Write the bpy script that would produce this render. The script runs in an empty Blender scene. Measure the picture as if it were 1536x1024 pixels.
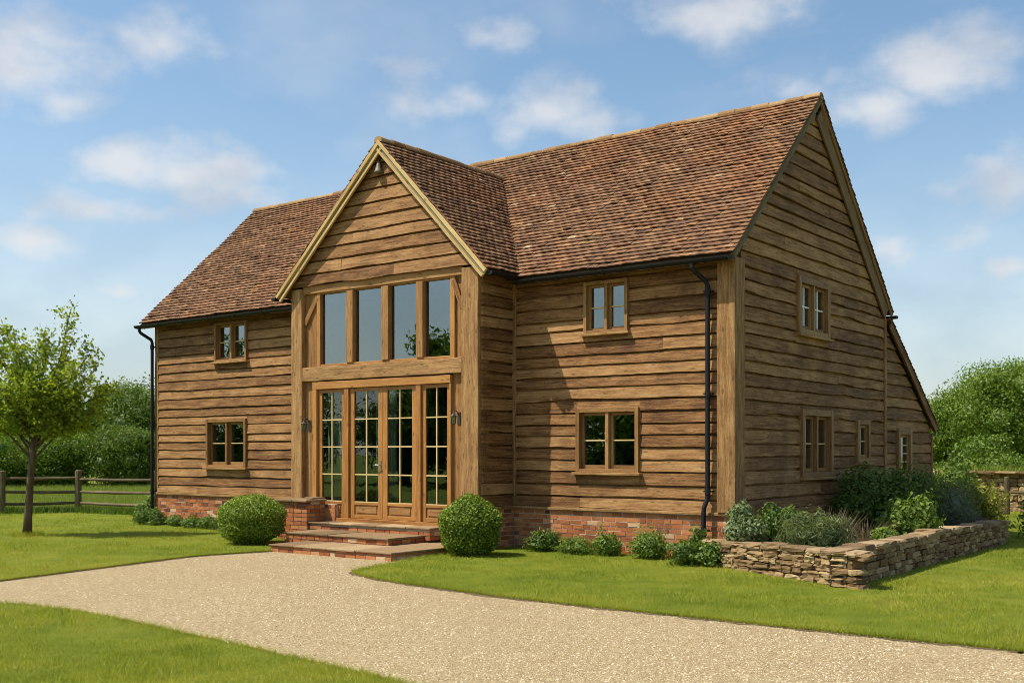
import bpy, bmesh, math, random
import numpy as np
from mathutils import Vector, noise as mnoise
R = math.radians
sc = bpy.context.scene
COL = sc.collection

# ------------------------------------------------------------------ camera
CAM = (7.4956, -15.3301, 1.65); YAW = 0.6542
cam = bpy.data.cameras.new('camera'); camo = bpy.data.objects.new('camera', cam); COL.objects.link(camo)
camo.location = CAM; camo.rotation_euler = (R(90), 0, YAW)
cam.sensor_width = 36; cam.lens = 36 * 1644.77 / 1536; cam.shift_y = (678 - 512) / 1536
cam.clip_end = 2000; sc.camera = camo

# ------------------------------------------------------------------ light
SUN = Vector((0.9, 1.0, -2.15)).normalized()          # direction the light travels
sun = bpy.data.lights.new('sun', 'SUN'); sun.energy = 5.0; sun.angle = R(0.55); sun.color = (1, .92, .77)
suno = bpy.data.objects.new('sun', sun); COL.objects.link(suno)
suno.rotation_euler = SUN.to_track_quat('-Z', 'Y').to_euler(); suno.location = (-20, -25, 40)
sc.view_settings.view_transform = 'Standard'; sc.view_settings.look = 'None'
sc.view_settings.exposure = 0.42; sc.view_settings.gamma = 1
sc.cycles.filter_width = .9; sc.cycles.max_bounces = 8; sc.cycles.transparent_max_bounces = 12

world = bpy.data.worlds.new('World'); sc.world = world; world.use_nodes = True

class NT:
    """small helper round a node tree"""
    def __init__(s, nt): s.nt = nt; nt.nodes.clear()
    def n(s, typ, ins=None, **kw):
        nd = s.nt.nodes.new('ShaderNode' + typ)
        for k, v in kw.items(): setattr(nd, k, v)
        for k, v in (ins or {}).items():
            if isinstance(v, bpy.types.NodeSocket): s.nt.links.new(v, nd.inputs[k])
            else: nd.inputs[k].default_value = v
        return nd
    def m(s, op, a, b=None, c=None, clamp=False):
        nd = s.nt.nodes.new('ShaderNodeMath'); nd.operation = op; nd.use_clamp = clamp
        for i, v in enumerate((a, b, c)):
            if v is None: continue
            if isinstance(v, bpy.types.NodeSocket): s.nt.links.new(v, nd.inputs[i])
            else: nd.inputs[i].default_value = v
        return nd.outputs[0]
    def mix(s, fac, a, b, blend='MIX'):
        nd = s.nt.nodes.new('ShaderNodeMix'); nd.data_type = 'RGBA'; nd.blend_type = blend
        for sock, v in ((nd.inputs[0], fac), (nd.inputs[6], a), (nd.inputs[7], b)):
            if isinstance(v, bpy.types.NodeSocket): s.nt.links.new(v, sock)
            elif isinstance(v, (tuple, list)): sock.default_value = (*v[:3], 1)
            else: sock.default_value = v
        return nd.outputs[2]
    def ramp(s, fac, stops, interp='LINEAR'):
        nd = s.nt.nodes.new('ShaderNodeValToRGB'); cr = nd.color_ramp; cr.interpolation = interp
        while len(cr.elements) < len(stops): cr.elements.new(0.5)
        for e, (p, c) in zip(cr.elements, stops):
            e.position = p; e.color = (*c, 1) if isinstance(c, (tuple, list)) else (c, c, c, 1)
        s.nt.links.new(fac, nd.inputs[0]); return nd.outputs[0]
    def noise(s, vec, scale, detail=4, rough=.55, dist=0, dim='3D'):
        return s.n('TexNoise', {'Vector': vec, 'Scale': scale, 'Detail': detail, 'Roughness': rough, 'Distortion': dist}, noise_dimensions=dim).outputs[0]
    def smooth(s, x, a, b):
        nd = s.n('MapRange', {'Value': x, 'From Min': a, 'From Max': b}, interpolation_type='SMOOTHSTEP'); return nd.outputs[0]

def build_world():
    w = NT(world.node_tree)
    sky = w.n('TexSky', sky_type='NISHITA', sun_disc=False, sun_elevation=math.asin(-SUN.z),
              sun_rotation=math.atan2(-SUN.x, -SUN.y), altitude=50, air_density=1.0, dust_density=1.6, ozone_density=1.2)
    d = w.n('TexCoord').outputs['Generated']
    xyz = w.n('SeparateXYZ', {0: d}).outputs
    az = w.m('ARCTAN2', xyz[0], xyz[1]); el = w.m('ARCSINE', xyz[2])
    wob = w.noise(d, 14, 3, .5)
    az = w.m('ADD', az, w.m('MULTIPLY', w.m('SUBTRACT', wob, .5), .05))
    clouds = [(-1.081,.312,.075,.042,1.0),(-1.043,.289,.040,.021,.8),(-.973,.342,.036,.021,.62),(-.992,.243,.058,.026,.95),(-.931,.237,.066,.030,1.0),(-1.014,.205,.082,.018,.8),(-.892,.225,.038,.017,.7),(-.607,.298,.054,.028,.85),(-.674,.361,.024,.014,.5),(-.455,.374,.072,.028,.95),(-.277,.318,.064,.030,.95),(-.341,.288,.052,.024,.9),(-.4,.309,.036,.018,.6),(-.266,.176,.03,.015,.55),(-.322,.167,.028,.02,.6),(-.225,.151,.022,.016,.85),(-.228,.217,.034,.028,.55),(-1.071,.174,.048,.022,.7),(-.998,.138,.026,.012,.55),(-.738,.34,.034,.015,.42),(-.756,.309,.04,.018,.42),(-.804,.271,.045,.015,.38),(-.702,.31,.032,.016,.45),(-.277,.216,.038,.018,.42),(-.261,.125,.065,.015,.5),(-.303,.067,.08,.024,.45),
              (.3,.3,.15,.06,.9),(.8,.25,.2,.05,.9),(1.6,.3,.2,.07,.9),(2.3,.2,.2,.05,.9),(-1.6,.3,.18,.06,.9),(-2.2,.25,.25,.05,.5),(-2.75,.3,.15,.06,.5),(-.5,.7,.2,.08,.8),(-1.2,.8,.2,.08,.8)]
    field = None
    for a, e, ra, re, wt in clouds:
        u = w.m('DIVIDE', w.m('SUBTRACT', az, a), ra); v = w.m('DIVIDE', w.m('SUBTRACT', el, e), re)
        q = w.m('SQRT', w.m('ADD', w.m('MULTIPLY', u, u), w.m('MULTIPLY', v, v)))
        f = w.m('MULTIPLY', w.m('SUBTRACT', 1.25, q), wt)
        field = f if field is None else w.m('MAXIMUM', field, f)
    sv = w.n('Mapping', {'Vector': d, 'Scale': (1, 1, 1.7)}).outputs[0]
    fb = w.noise(sv, 15, 8, .56); fb2 = w.noise(sv, 5, 4, .55)
    dens = w.m('ADD', w.m('MAXIMUM', field, -.4), w.m('MULTIPLY', w.m('SUBTRACT', fb, .5), 2.3))
    dens = w.smooth(dens, -.12, 1.15)
    wisp = w.m('MULTIPLY', w.smooth(fb2, .47, .75), .24)
    dens = w.m('MAXIMUM', w.m('MULTIPLY', dens, .80), wisp)
    hz = w.smooth(el, .34, .0)
    dens = w.m('MAXIMUM', dens, w.m('MULTIPLY', hz, .54))
    shade = w.ramp(w.noise(sv, 11, 5, .5), [(.36, (.56, .585, .64)), (.60, (.78, .78, .79))])
    bg = w.n('Background', {'Color': w.mix(1.0, sky.outputs[0], (.97, 1.09, 1.07), 'MULTIPLY'), 'Strength': 0.118})
    cl = w.n('Background', {'Color': shade, 'Strength': 0.80})
    mx = w.n('MixShader', {0: dens, 1: bg.outputs[0], 2: cl.outputs[0]})
    w.n('OutputWorld', {0: mx.outputs[0]})
build_world()

# ------------------------------------------------------------------ materials
MATS = {}
def newmat(name):
    m = bpy.data.materials.new(name); m.use_nodes = True; MATS[name] = m
    return m, NT(m.node_tree)
def finish(t, color, rough=.7, spec=.35, bump=None, bstr=.4, bdist=.01, metal=0.0, extra=None):
    ins = {'Base Color': color if isinstance(color, bpy.types.NodeSocket) else (*color, 1), 'Roughness': rough, 'Specular IOR Level': spec, 'Metallic': metal}
    if bump is not None:
        ins['Normal'] = t.n('Bump', {'Height': bump, 'Strength': bstr, 'Distance': bdist}).outputs[0]
    ins.update(extra or {})
    b = t.n('BsdfPrincipled', ins); t.n('OutputMaterial', {0: b.outputs[0]}); return b

def rnd_of(t): return t.n('Attribute', attribute_name='rnd').outputs['Fac']

def wood(name, stops, rough=.75, var=.5, grain=1.0, stain=.5, staincol=(.10, .085, .07), bstr=.5, spec=.25, green=0):
    m, t = newmat(name)
    uv = t.n('UVMap', uv_map='UVMap').outputs[0]; rn = rnd_of(t)
    pos = t.n('NewGeometry').outputs['Position']
    wv = t.noise(uv, 1.3, 3, .5)
    uvw = t.n('VectorMath', {0: uv, 1: t.n('CombineXYZ', {1: t.m('MULTIPLY', wv, .05)}).outputs[0]}, operation='ADD').outputs[0]
    g1 = t.noise(t.n('Mapping', {'Vector': uvw, 'Scale': (1.6, 26, 1)}).outputs[0], 1, 6, .62, .6)
    g2 = t.noise(t.n('Mapping', {'Vector': uvw, 'Scale': (5, 120, 1)}).outputs[0], 1, 4, .65)
    g3 = t.noise(t.n('Mapping', {'Vector': uvw, 'Scale': (4.5, 42, 1)}).outputs[0], 3.7, 7, .72, .8)
    bl = t.noise(t.n('Mapping', {'Vector': uv, 'Scale': (1.8, 5, 1)}).outputs[0], 1, 5, .6)
    v = t.m('ADD', t.m('MULTIPLY', g1, .66 * grain), t.m('MULTIPLY', g2, .22 * grain))
    v = t.m('ADD', v, t.m('MULTIPLY', bl, .46)); v = t.m('ADD', v, t.m('MULTIPLY', t.m('SUBTRACT', rn, .5), var))
    v = t.m('ADD', v, t.m('MULTIPLY', t.m('SUBTRACT', g3, .5), .75 * grain))
    v = t.m('SUBTRACT', v, .15 + .38 * (grain - 1))
    col = t.ramp(v, stops)
    # weather stains with their own shape, streaks, knots, checks
    st = t.smooth(t.noise(t.n('Mapping', {'Vector': uv, 'Scale': (2.2, 9, 1)}).outputs[0], 1, 6, .7), .52, .80)
    col = t.mix(t.m('MULTIPLY', st, stain), col, staincol)
    st2 = t.smooth(t.noise(t.n('Mapping', {'Vector': pos, 'Scale': (.9, .9, .5)}).outputs[0], 1, 5, .6), .48, .74)
    col = t.mix(t.m('MULTIPLY', st2, stain * .55), col, staincol)
    kn = t.n('TexVoronoi', {'Vector': t.n('Mapping', {'Vector': uvw, 'Scale': (1.7, 4.2, 1)}).outputs[0], 'Scale': 1.0, 'Randomness': 1.0}, feature='F1', voronoi_dimensions='2D')
    kd = t.smooth(kn.outputs['Distance'], .10, .035)
    col = t.mix(t.m('MULTIPLY', kd, .55), col, (.045, .026, .014))
    ck = t.smooth(t.noise(t.n('Mapping', {'Vector': uvw, 'Scale': (.9, 60, 1)}).outputs[0], 1, 2, .5), .70, .76)
    col = t.mix(t.m('MULTIPLY', ck, .7), col, (.03, .018, .01))
    if green:
        gm = t.smooth(t.noise(pos, 3.2, 5, .6), .5, .7); col = t.mix(t.m('MULTIPLY', gm, green), col, (.20, .20, .10))
    h = t.m('SUBTRACT', t.m('ADD', t.m('ADD', g1, g3), t.m('MULTIPLY', g2, .5)), t.m('MULTIPLY', ck, .8))
    finish(t, col, rough, spec, h, bstr, .006); return m

wood('oak_cladding', [(.22, (0.03525, 0.0129, 0.004759)), (.38, (0.1224, 0.05159, 0.0173)), (.52, (0.2448, 0.1189, 0.04153)), (.67, (0.377, 0.2073, 0.08306)), (.9, (0.4994, 0.3132, 0.1514))], var=.20, stain=.70, staincol=(0.04896, 0.02119, 0.007787), bstr=.7)
wood('oak_post', [(.20, (0.0612, 0.02755, 0.00946)), (.43, (0.2193, 0.1121, 0.03956)), (.60, (0.3774, 0.2137, 0.08428)), (.85, (0.51, 0.3277, 0.1462))], var=.12, stain=.32, staincol=(0.1122, 0.06175, 0.02752), bstr=.8)
wood('oak_beam', [(.22, (0.0918, 0.04032, 0.0132)), (.45, (0.2295, 0.1104, 0.0352)), (.65, (0.357, 0.1872, 0.06688)), (.88, (0.4794, 0.288, 0.1144))], var=.2, stain=.35, staincol=(0.1122, 0.0576, 0.02464), bstr=.7)
wood('oak_joinery', [(.2, (.13, .048, .011)), (.45, (.29, .125, .029)), (.68, (.43, .205, .054)), (.9, (.52, .29, .09))], rough=.5, var=.25, stain=.12, staincol=(.12, .06, .025), bstr=.25, spec=.4)
wood('oak_window', [(.2, (.10, .045, .014)), (.45, (.22, .108, .036)), (.68, (.33, .185, .068)), (.9, (.42, .265, .12))], rough=.6, var=.25, stain=.2, staincol=(.11, .065, .032), bstr=.3)
wood('barge_wood', [(.2, (.26, .145, .05)), (.45, (.46, .30, .12)), (.7, (.60, .44, .20)), (.9, (.68, .55, .32))], var=.15, stain=.3, staincol=(.20, .16, .08), bstr=.4, green=.12)
wood('barge_grey', [(.2, (.10, .09, .045)), (.45, (.20, .18, .10)), (.7, (.32, .29, .18)), (.9, (.42, .39, .26))], var=.15, stain=.4, staincol=(.09, .085, .045), green=.25)
wood('barge_dark', [(.2, (.05, .042, .020)), (.45, (.10, .085, .042)), (.7, (.17, .145, .08)), (.9, (.25, .22, .14))], var=.15, stain=.4, staincol=(.05, .045, .022), green=.2)
wood('soffit_wood', [(.2, (.06, .032, .014)), (.5, (.135, .075, .034)), (.9, (.25, .15, .07))], var=.3, stain=.4, staincol=(.06, .035, .016))
wood('fence_wood', [(.2, (.04, .028, .015)), (.45, (.095, .066, .034)), (.7, (.165, .12, .065)), (.9, (.26, .20, .12))], var=.25, stain=.45, staincol=(.10, .11, .05), bstr=.8, green=.3)
wood('glazing_oak', [(.2, (.42, .28, .11)), (.5, (.57, .42, .19)), (.9, (.68, .54, .30))], rough=.55, var=.1, stain=.1, bstr=.15)

def simple(name, col, rough=.5, spec=.4, metal=0.0, nscale=30, namp=.25, bstr=.15):
    m, t = newmat(name); pos = t.n('NewGeometry').outputs['Position']
    nz = t.noise(pos, nscale, 5, .6)
    c = t.mix(nz, tuple(x * (1 - namp) for x in col), tuple(min(1, x * (1 + namp)) for x in col))
    finish(t, c, rough, spec, nz, bstr, .004, metal); return m
simple('black_iron', (.010, .010, .011), .55, .25)
simple('dark_lantern', (.045, .04, .035), .45, .5, .3)
simple('lamp_metal', (.16, .14, .11), .55, .4, .2)
simple('steel', (.45, .44, .42), .3, .5, .9)
simple('cream_paint', (.66, .60, .47), .55, .4, 0, 40, .08)
simple('white_paint', (.80, .79, .76), .5, .4, 0, 40, .05)
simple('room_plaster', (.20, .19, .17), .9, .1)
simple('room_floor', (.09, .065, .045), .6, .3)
simple('curtain_cloth', (.42, .45, .40), .9, .1, 0, 8, .15)
simple('lime_mortar', (.46, .38, .28), .95, .1, 0, 60, .3, .5)

def brickmat():
    m, t = newmat('brick'); rn = rnd_of(t); pos = t.n('NewGeometry').outputs['Position']
    c = t.ramp(rn, [(0, (.11, .040, .022)), (.2, (.25, .080, .033)), (.5, (.36, .125, .045)), (.75, (.44, .175, .066)), (.92, (.48, .26, .13)), (1, (.52, .36, .22))])
    n1 = t.noise(pos, 38, 6, .65); n2 = t.smooth(t.noise(pos, 2.3, 5, .6), .5, .78); n3 = t.noise(pos, 110, 3, .6)
    c = t.mix(t.m('MULTIPLY', t.smooth(n1, .52, .8), .4), c, (.52, .36, .23))
    c = t.mix(t.m('MULTIPLY', t.smooth(n1, .45, .2), .6), c, (.12, .05, .035))
    c = t.mix(t.m('MULTIPLY', n2, .25), c, (.50, .36, .24))
    finish(t, c, .9, .15, t.m('ADD', n1, t.m('MULTIPLY', n3, .5)), .7, .008)
brickmat()
def stonemat(name, stops, moss=.25):
    m, t = newmat(name); rn = rnd_of(t); pos = t.n('NewGeometry').outputs['Position']
    n1 = t.noise(pos, 9, 7, .65); n2 = t.noise(pos, 55, 5, .65)
    v = t.m('ADD', t.m('MULTIPLY', rn, .55), t.m('MULTIPLY', n1, .5))
    c = t.ramp(v, stops)
    c = t.mix(t.m('MULTIPLY', t.smooth(n2, .55, .75), .4), c, (.52, .46, .35))
    c = t.mix(t.m('MULTIPLY', t.smooth(t.noise(pos, 5, 6, .7), .55, .72), moss), c, (.11, .11, .045))
    finish(t, c, .92, .15, t.m('ADD', n1, t.m('MULTIPLY', n2, .5)), .8, .02)
stonemat('rubble_stone', [(.2, (0.099, 0.05742, 0.02624)), (.45, (0.216, 0.1348, 0.06396)), (.65, (0.315, 0.2132, 0.1066)), (.9, (0.414, 0.3088, 0.1722))])
stonemat('step_stone', [(.2, (.12, .075, .038)), (.5, (.235, .155, .082)), (.8, (.35, .25, .145))], .35)

def tilemat():
    m, t = newmat('roof_tile'); rn = rnd_of(t); pos = t.n('NewGeometry').outputs['Position']
    c = t.ramp(rn, [(0, (0.05225, 0.0279, 0.01806)), (.2, (0.09975, 0.05208, 0.03096)), (.42, (0.1568, 0.07998, 0.04472)), (.62, (0.2137, 0.1135, 0.05934)), (.8, (0.2802, 0.1395, 0.0645)), (.92, (0.3135, 0.2, 0.1118)), (1, (0.38, 0.279, 0.172))])
    uv = t.n('UVMap', uv_map='UVMap').outputs[0]; stk = t.noise(t.n('Mapping', {'Vector': uv, 'Scale': (1.6, 9, 1)}).outputs[0], 1, 7, .7); st2 = t.noise(t.n('Mapping', {'Vector': uv, 'Scale': (7, 30, 1)}).outputs[0], 1, 5, .7)
    big = t.noise(pos, .55, 5, .6); med = t.noise(pos, 4.5, 6, .65); fine = t.noise(pos, 42, 5, .7)
    c = t.mix(t.m('MULTIPLY', t.smooth(big, .46, .66), .38), c, (.27, .105, .042))
    c = t.mix(t.m('MULTIPLY', t.smooth(med, .48, .66), .6), c, (.11, .066, .042))
    c = t.mix(t.m('MULTIPLY', t.smooth(t.noise(pos, 9, 6, .7), .56, .72), .45), c, (.36, .26, .155))
    c = t.mix(t.m('MULTIPLY', t.smooth(stk, .5, .72), .45), c, (.38, .235, .135)); c = t.mix(t.m('MULTIPLY', t.smooth(stk, .48, .30), .6), c, (.10, .055, .034))
    c = t.mix(t.m('MULTIPLY', t.smooth(st2, .56, .72), .45), c, (.42, .29, .17)); c = t.mix(t.m('MULTIPLY', t.smooth(st2, .44, .30), .6), c, (.075, .042, .028))
    c = t.mix(t.m('MULTIPLY', t.smooth(fine, .55, .75), .3), c, (.36, .25, .15))
    c = t.mix(t.m('MULTIPLY', t.smooth(fine, .48, .28), .55), c, (.06, .032, .022))
    c = t.mix(t.m('MULTIPLY', t.smooth(t.noise(pos, 1.3, 6, .65), .58, .75), .4), c, (.16, .13, .06))
    finish(t, c, .9, .15, t.m('ADD', med, fine), .7, .012)
tilemat()
def ridgemat():
    m, t = newmat('ridge_tile'); rn = rnd_of(t); pos = t.n('NewGeometry').outputs['Position']
    c = t.ramp(rn, [(0, (.17, .092, .040)), (.5, (.25, .145, .062)), (1, (.34, .22, .11))])
    n1 = t.noise(pos, 12, 6, .7); c = t.mix(t.smooth(n1, .5, .75), c, (.28, .17, .08)); c = t.mix(t.smooth(t.noise(pos, 30, 4, .6), .58, .75), c, (.5, .42, .27))
    finish(t, c, .9, .15, n1, .6, .01)
ridgemat()

def glassmat(name, refl):
    m, t = newmat(name)
    geo = t.n('NewGeometry'); pos = geo.outputs['Position']
    bump = t.n('Bump', {'Height': t.noise(pos, 1.6, 2, .5), 'Strength': .035, 'Distance': .05}).outputs[0]
    gl = t.n('BsdfGlossy', {'Color': (.92, .96, 1, 1), 'Roughness': .006, 'Normal': bump})
    tr = t.n('BsdfTransparent', {'Color': (.60, .68, .64, 1)})
    lw = t.n('LayerWeight', {'Blend': .28})
    f = t.m('ADD', t.m('MULTIPLY', lw.outputs['Facing'], .35), refl, clamp=True)
    mx = t.n('MixShader', {0: f, 1: tr.outputs[0], 2: gl.outputs[0]}); t.n('OutputMaterial', {0: mx.outputs[0]})
glassmat('window_glass', .13); glassmat('door_glass', .03)

def leafmat(name, stops, trans=.35, rough=.5, spec=.3, tcol=None):
    m, t = newmat(name); rn = rnd_of(t); pos = t.n('NewGeometry').outputs['Position']
    v = t.m('ADD', t.m('MULTIPLY', rn, .75), t.m('MULTIPLY', t.noise(pos, 1.7, 4, .6), .4)); v = t.m('SUBTRACT', v, .07)
    c = t.ramp(v, stops)
    b = t.n('BsdfPrincipled', {'Base Color': c, 'Roughness': rough, 'Specular IOR Level': spec})
    tl = t.n('BsdfTranslucent', {'Color': t.mix(1.0, c, tcol or (1.35, 1.3, .6), 'MULTIPLY')})
    mx = t.n('MixShader', {0: trans, 1: b.outputs[0], 2: tl.outputs[0]}); t.n('OutputMaterial', {0: mx.outputs[0]})
leafmat('leaf_young', [(.05, (.10, .17, .012)), (.5, (.23, .31, .022)), (.95, (.40, .45, .06))], .45)
leafmat('leaf_tree', [(.05, (0.0437, 0.092, 0.011)), (.5, (0.1058, 0.184, 0.0198)), (.95, (0.207, 0.2818, 0.0352))], .35)
leafmat('leaf_hedge', [(.05, (.042, .085, .010)), (.5, (.095, .16, .018)), (.95, (.17, .235, .03))], .35)
leafmat('leaf_tree_bright', [(.05, (.050, .10, .010)), (.5, (.115, .19, .018)), (.95, (.21, .285, .035))], .35)
leafmat('leaf_box', [(.05, (.06, .11, .010)), (.5, (.165, .24, .020)), (.9, (.36, .43, .06))], .25)
leafmat('leaf_dark', [(.05, (0.0364, 0.075, 0.0132)), (.5, (0.091, 0.1562, 0.0242)), (.95, (0.182, 0.25, 0.0385))], .3)
leafmat('leaf_mid', [(.05, (.055, .105, .014)), (.5, (.125, .20, .028)), (.95, (.24, .31, .06))], .35)
leafmat('leaf_grey', [(.05, (.075, .105, .060)), (.5, (.14, .18, .11)), (.95, (.25, .29, .20))], .25)
leafmat('leaf_sage', [(.05, (.06, .095, .030)), (.5, (.13, .175, .065)), (.95, (.26, .29, .15))], .3)
leafmat('leaf_varieg', [(.05, (.05, .09, .030)), (.5, (.12, .17, .060)), (.8, (.24, .28, .14)), (.95, (.42, .44, .30))], .3)
leafmat('leaf_straw', [(.05, (.13, .105, .055)), (.5, (.22, .17, .10)), (.95, (.34, .27, .19))], .3)
leafmat('leaf_yellow', [(.05, (.09, .11, .014)), (.5, (.18, .20, .025)), (.95, (.36, .33, .05))], .35)

def grassmats():
    def greens(t):
        pos = t.n('NewGeometry').outputs['Position']
        a = t.noise(pos, .38, 4, .6); b = t.noise(pos, 2.1, 5, .65)
        v = t.m('ADD', t.m('MULTIPLY', a, .55), t.m('MULTIPLY', b, .5))
        c = t.ramp(v, [(.36, (0.1357, 0.1898, 0.014)), (.52, (0.2162, 0.2599, 0.024)), (.70, (0.3277, 0.3277, 0.045))])
        c = t.mix(t.m('MULTIPLY', t.smooth(t.noise(pos, 1.1, 5, .65), .56, .72), .5), c, (.31, .29, .065))
        return c, pos
    m, t = newmat('lawn'); c, pos = greens(t)
    f = t.noise(pos, 60, 5, .7); f2 = t.noise(pos, 230, 3, .6)
    c = t.mix(t.smooth(f, .52, .30), c, (.075, .115, .012)); c = t.mix(t.m('MULTIPLY', t.smooth(f2, .55, .75), .6), c, (.30, .35, .06))
    finish(t, c, .9, .1, t.m('ADD', f, f2), .9, .03)
    m, t = newmat('grass_blade'); c, pos = greens(t); rn = rnd_of(t)
    c = t.mix(t.m('MULTIPLY', rn, .5), c, t.mix(1.0, c, (1.7, 1.5, 1.5), 'MULTIPLY'))
    c = t.mix(t.smooth(rn, .93, .99), c, (.34, .28, .10))
    b = t.n('BsdfPrincipled', {'Base Color': c, 'Roughness': .55, 'Specular IOR Level': .25})
    tl = t.n('BsdfTranslucent', {'Color': t.mix(1.0, c, (1.3, 1.25, .6), 'MULTIPLY')})
    mx = t.n('MixShader', {0: .4, 1: b.outputs[0], 2: tl.outputs[0]}); t.n('OutputMaterial', {0: mx.outputs[0]})
    m, t = newmat('meadow_blade'); rn = rnd_of(t)
    c = t.ramp(rn, [(0, (.13, .20, .018)), (.5, (.22, .29, .03)), (.85, (.32, .36, .06)), (1, (.42, .38, .15))])
    b = t.n('BsdfPrincipled', {'Base Color': c, 'Roughness': .6, 'Specular IOR Level': .2})
    tl = t.n('BsdfTranslucent', {'Color': c}); mx = t.n('MixShader', {0: .4, 1: b.outputs[0], 2: tl.outputs[0]}); t.n('OutputMaterial', {0: mx.outputs[0]})
    m, t = newmat('field'); pos = t.n('NewGeometry').outputs['Position']
    c = t.ramp(t.noise(pos, .12, 6, .65), [(.35, (.10, .16, .016)), (.65, (.21, .26, .035))])
    f = t.noise(pos, 12, 6, .7); c = t.mix(t.smooth(f, .5, .3), c, (.04, .07, .01)); finish(t, c, .95, .1, f, .8, .1)
    m, t = newmat('soil'); pos = t.n('NewGeometry').outputs['Position']; f = t.noise(pos, 18, 7, .7)
    finish(t, t.ramp(f, [(.3, (.025, .016, .010)), (.7, (.085, .058, .036))]), .95, .1, f, .9, .04)
    m, t = newmat('edge_soil'); pos = t.n('NewGeometry').outputs['Position']; f = t.noise(pos, 40, 6, .7)
    finish(t, t.ramp(f, [(.3, (.05, .033, .018)), (.55, (.16, .11, .06)), (.7, (.34, .26, .16))]), .95, .1, f, .9, .02)
    m, t = newmat('gravel'); pos = t.n('NewGeometry').outputs['Position']
    vo = t.n('TexVoronoi', {'Vector': pos, 'Scale': 58.0, 'Randomness': 1.0}, feature='F1'); ve = t.n('TexVoronoi', {'Vector': pos, 'Scale': 58.0, 'Randomness': 1.0}, feature='DISTANCE_TO_EDGE')
    v2 = t.n('TexVoronoi', {'Vector': pos, 'Scale': 150.0, 'Randomness': 1.0}, feature='F1')
    sv = t.n('SeparateColor', {0: vo.outputs['Color']}).outputs; s2 = t.n('SeparateColor', {0: v2.outputs['Color']}).outputs
    c = t.ramp(sv[0], [(0, (0.22, 0.1462, 0.069)), (.25, (0.36, 0.2652, 0.138)), (.6, (0.475, 0.3608, 0.1978)), (.88, (0.57, 0.4534, 0.2714)), (1, (0.68, 0.585, 0.414))])
    c2 = t.ramp(s2[0], [(0, (0.25, 0.1658, 0.0782)), (.5, (0.43, 0.3217, 0.1748)), (1, (0.6, 0.4972, 0.3312))])
    c = t.mix(.35, c, c2)
    c = t.mix(t.m('MULTIPLY', t.smooth(ve.outputs['Distance'], .12, .0), .75), c, (.20, .145, .08))
    fl = t.noise(pos, 30, 5, .75); c = t.mix(t.m('MULTIPLY', t.smooth(fl, .52, .68), .45), c, (.19, .135, .075)); c = t.mix(t.m('MULTIPLY', t.smooth(fl, .46, .32), .35), c, (.66, .57, .41))
    tr = t.noise(pos, .55, 5, .6); c = t.mix(t.m('MULTIPLY', t.smooth(tr, .46, .70), .38), c, (.33, .245, .14))
    h = t.m('SUBTRACT', t.smooth(ve.outputs['Distance'], 0, .28), t.m('MULTIPLY', vo.outputs['Distance'], .4))
    h = t.m('ADD', h, t.m('MULTIPLY', sv[1], .5))
    finish(t, c, .92, .12, h, .7, .011)
    m, t = newmat('pebble'); rn = rnd_of(t)
    finish(t, t.ramp(rn, [(0, (.20, .135, .07)), (.3, (.36, .27, .155)), (.7, (.49, .39, .24)), (1, (.66, .60, .47))]), .85, .15)
    m, t = newmat('bark'); pos = t.n('NewGeometry').outputs['Position']
    f = t.noise(t.n('Mapping', {'Vector': pos, 'Scale': (18, 18, 4)}).outputs[0], 1, 6, .7)
    finish(t, t.ramp(f, [(.3, (.05, .034, .02)), (.7, (.17, .125, .08))]), .95, .1, f, .9, .02)
grassmats()

# ------------------------------------------------------------------ mesh helpers
rng = np.random.default_rng(7); random.seed(7)
ORG = {}
def ident(u, d, z): return (u, d, z)
FRONT = lambda u, d, z: (u, -d, z)                 # wall on y = 0, outward -y
BAYF = lambda u, d, z: (u, -.944 - d, z)            # bay front
BAYR = lambda u, d, z: (-4.23 + d, u, z)            # bay right flank, u = y
BAYL = lambda u, d, z: (-8.92 - d, u, z)
SIDE = lambda u, d, z: (d, u, z)                    # gable end x = 0, u = y
LEFT = lambda u, d, z: (-14.727 - d, u, z)
BACK = lambda u, d, z: (u, 6.67 + d, z)
LEAN = lambda u, d, z: (u, 9.77 + d, z)

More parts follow.
